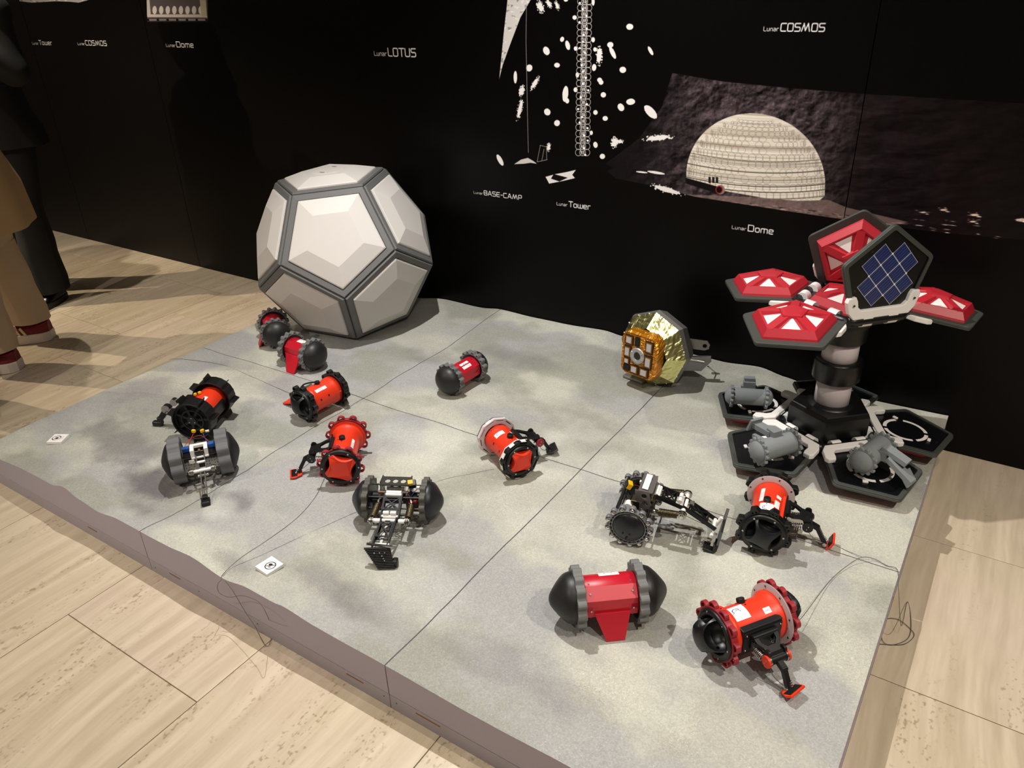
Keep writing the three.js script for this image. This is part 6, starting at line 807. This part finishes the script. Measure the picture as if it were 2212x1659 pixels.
function person(o) { // o: pos, turn, height; clothes
  const g = thing('person', o.label, 'person', [o.pos[0], 0, o.pos[1]], o.turn), k = o.h / 1.72, sk = mat(0xb98a6c, 0.55), Q = (x, y, z) => V(x * k, y * k, z * k), st = o.feet; // feet: [[x, z, turn], [x, z, turn]] local
  const hips = [Q(-0.09, 0.9, 0), Q(0.09, 0.9, 0)], knee = st.map(([x, z], i) => V(lerp(hips[i].x, x, 0.5), 0.49 * k, lerp(0, z, 0.5) + 0.03)), ank = st.map(([x, z]) => V(x, 0.09 * k, z)), sh = [Q(-0.18, 1.4, 0), Q(0.18, 1.4, 0)], el = [Q(-0.225, 1.14, 0.02), Q(0.225, 1.14, 0.02)], wr = [Q(-0.1, 1.33, 0.24), Q(0.1, 1.33, 0.24)];
  const bones = [[Q(0, 0.93, 0), Q(0, 1.15, 0), 0.12 * k, 0.115 * k], [Q(0, 1.15, 0), Q(0, 1.36, 0), 0.115 * k, 0.12 * k], [sh[0], sh[1], 0.055 * k, 0.055 * k], [Q(0, 1.4, 0), Q(0, 1.54, 0.01), 0.055 * k, 0.05 * k], [Q(0, 1.6, 0.02), Q(0, 1.65, 0.01), 0.075 * k, 0.085 * k], [Q(0, 1.55, 0.05), Q(0, 1.58, 0.05), 0.045 * k, 0.05 * k], [Q(0, 1.585, 0.1), Q(0, 1.605, 0.092), 0.011 * k, 0.008 * k], [Q(-0.078, 1.6, 0), Q(-0.08, 1.62, -0.005), 0.014 * k, 0.016 * k], [Q(0.078, 1.6, 0), Q(0.08, 1.62, -0.005), 0.014 * k, 0.016 * k]];
  for (let i = 0; i < 2; i++) { bones.push([hips[i], knee[i], 0.085 * k, 0.058 * k], [knee[i], ank[i], 0.055 * k, 0.038 * k], [sh[i], el[i], 0.048 * k, 0.04 * k], [el[i], wr[i], 0.038 * k, 0.026 * k], [wr[i], wr[i].clone().add(Q(0, 0.06, 0.03)), 0.03 * k, 0.03 * k]); const e = i ? -1 : 1; for (let f = 0; f < 4; f++) bones.push([wr[i].clone().add(Q(0, 0.075, 0.055 - f * 0.018)), wr[i].clone().add(Q(e * 0.02, 0.14 - Math.abs(f - 1.3) * 0.008, 0.06 - f * 0.02)), 0.0095 * k, 0.008 * k]); bones.push([wr[i].clone().add(Q(0, 0.03, 0.03)), wr[i].clone().add(Q(e * 0.02, 0.085, 0.085)), 0.011 * k, 0.009 * k]); }
  part('body', sdfMesh(bones, 104, 0.03, 55), sk, g, 'bare skin of the figure');
  for (const e of [-1, 1]) part('eye', sph(0.0095 * k, e * 0.032 * k, 1.622 * k, 0.085 * k, 10, 8), mat(0x1b1512, 0.3), g); part('mouth', rbx(0.036 * k, 0.006 * k, 0.01 * k, 0.002, 0, 1.557 * k, 0.097 * k), mat(0x8e4a42, 0.5), g);
  part('hair', sdfMesh([[Q(0, 1.68, -0.02), Q(0, 1.66, -0.035), 0.092 * k, 0.09 * k], [Q(0, 1.7, 0.03), Q(0, 1.71, 0.0), 0.06 * k, 0.08 * k], [Q(0, 1.6, -0.06), Q(0, 1.56, -0.05), 0.06 * k, 0.045 * k]], 40, 0.02, 70), mat(0x100d0c, 0.6), g, 'short black hair');
  const leg = (grow, hem, flare) => { const b = [[Q(-0.05, 0.98, 0), Q(0.05, 0.98, 0), 0.125 * k, 0.125 * k]]; for (let i = 0; i < 2; i++) { b.push([hips[i], knee[i], (0.088 + grow) * k, (0.066 + grow) * k]); } return b; };
  const shins = st.map(([x, z], i) => { const K = knee[i], r0 = (0.066 + o.grow) * k, r1 = 0.045 + o.flare, L = []; for (let q = 0; q <= 7; q++) { const t = q / 7; L.push([lerp(K.x, x, t), lerp(K.y + 0.02, o.hem, t), lerp(K.z, z, t) + 0.012 * Math.sin(q * 1.9) * (o.grow > 0.02 ? 1 : 0.3), lerp(r0, r1, t * t * 0.6 + t * 0.4) * (1 + 0.03 * Math.sin(q * 2.3 + i)), lerp(r0, r1, t) * 1.06]); } return cloth(L, 36, 0.03); });
  part('trousers', [sdfMesh(leg(o.grow, o.hem, o.flare), 72, 0.03, 60), ...shins], o.trouserM, g, o.trouserLabel);
  const co = [[Q(0, 1.0, 0), Q(0, 1.2, 0), 0.15 * k, 0.145 * k], [Q(0, 1.2, 0), Q(0, 1.36, 0), 0.145 * k, 0.13 * k], [sh[0], sh[1], 0.075 * k, 0.075 * k], [Q(0, 1.4, 0), Q(0, 1.47, 0), 0.09 * k, 0.06 * k]]; for (let i = 0; i < 2; i++) co.push([sh[i], el[i], 0.07 * k, 0.06 * k], [el[i], wr[i], 0.06 * k, 0.045 * k]); 
  part('coat', [sdfMesh(co, 84, 0.03, 55), cloth([[0, 1.08 * k, 0, 0.165 * k, 0.15 * k], [0, 0.95 * k, 0, 0.185 * k, 0.16 * k], [0, lerp(0.95 * k, o.coatHem, 0.5), 0, o.coatFlare * 0.93, o.coatFlare * 0.78], [0, o.coatHem, 0, o.coatFlare, o.coatFlare * 0.84]], 60, 0.05)], o.coatM, g, o.coatLabel);
  st.forEach(([x, z, a], i) => { const [u, so] = shoeGeo(o.shoe[0], o.shoe[1], o.shoe[2], o.shoe[3]); const put = (q) => { q.translate(0, 0, -o.shoe[0] * 0.27); q.rotateY(a); q.translate(x, 0.001, z); return q; };
    const sp = part('shoe', put(u), o.shoeM, g, o.shoeLabel); part('sole', put(so), o.soleM, sp, o.soleLabel);
    if (o.stripes) for (let q = 0; q < 3; q++) for (const e of [-1, 1]) { const b = bx(0.003, 0.042, 0.011, e * 0.053, 0.062, 0.105 + q * 0.026, 0, 0.55, e * 0.22); part('stripe', put(b), o.stripes, sp, 'cream side stripe'); }
    if (o.lining) part('collar_trim', put(tube([V(-0.034, 0.075, 0.07), V(-0.03, 0.085, 0.02), V(0, 0.092, 0.003), V(0.03, 0.085, 0.02), V(0.034, 0.075, 0.07)], 0.005, 24, 6)), o.lining, sp); if (o.laces) for (let q = 0; q < 4; q++) part('lace', put(rod(V(-0.022, 0.083 - q * 0.009, 0.098 + q * 0.019), V(0.022, 0.083 - q * 0.009, 0.102 + q * 0.019), 0.0028, 6)), o.laces, sp);
  });
  return g;
}
const blackCloth = mat(0x070707, 0.85), beigeCoat = mat(0xb3966e, 0.8), beigeCloth = mat(0xb9a68e, 0.85, 0, { bumpMap: grainTex, bumpScale: 0.0006 }), leather = mat(0x0c0a0a, 0.25), maroon = mat(0x701720, 0.7), soleWhite = mat(0xd3c9c2, 0.5);
person({ label: 'person in black trousers, black top and black lace shoes standing by the wall', pos: [-3.7, 0.68], turn: 0.35, h: 1.74, feet: [[-0.13, -0.05, -0.3], [0.155, 0.14, 0.1]], grow: 0.012, hem: 0.07, flare: 0.05, trouserM: blackCloth, trouserLabel: 'black wide trousers', coatM: mat(0x0a0a0b, 0.85), coatLabel: 'black long top', coatHem: 0.8, coatFlare: 0.24, shoe: [0.28, 0.1, 0.1, 0.03], shoeM: leather, soleM: M.black, shoeLabel: 'glossy black lace shoe', laces: M.black });
person({ label: 'person in beige coat, wide beige trousers and dark red sneakers', pos: [-2.975, 1.215], turn: -0.9, h: 1.7, feet: [[-0.165, 0, 0.05], [0.165, 0, -0.05]], grow: 0.02, hem: 0.105, flare: 0.04, trouserM: beigeCloth, trouserLabel: 'wide beige trousers', coatM: beigeCoat, coatLabel: 'beige knee length coat', coatHem: 0.6, coatFlare: 0.265, shoe: [0.285, 0.106, 0.105, 0.046], shoeM: maroon, soleM: soleWhite, soleLabel: 'thick pale sole', shoeLabel: 'dark red sneaker', stripes: mat(0xd8d29a, 0.6), lining: mat(0x8d1220, 0.6) });
person({ label: 'person in dark trousers and plain black leather shoes beside the platform left end', pos: [-2.8, 1.74], turn: 1.3, h: 1.74, feet: [[-0.1, -0.05, 0], [0.19, 0.14, 0.0]], grow: 0.012, hem: 0.06, flare: 0.04, trouserM: blackCloth, trouserLabel: 'dark trousers', coatM: mat(0x17181c, 0.8), coatLabel: 'dark jacket', coatHem: 0.82, coatFlare: 0.2, shoe: [0.285, 0.1, 0.085, 0.022], shoeM: leather, soleM: M.black, shoeLabel: 'plain black leather shoe' });
scene.traverse((o) => { if (o.isMesh) { o.castShadow = true; o.receiveShadow = true; } });
renderer.render(scene, camera);
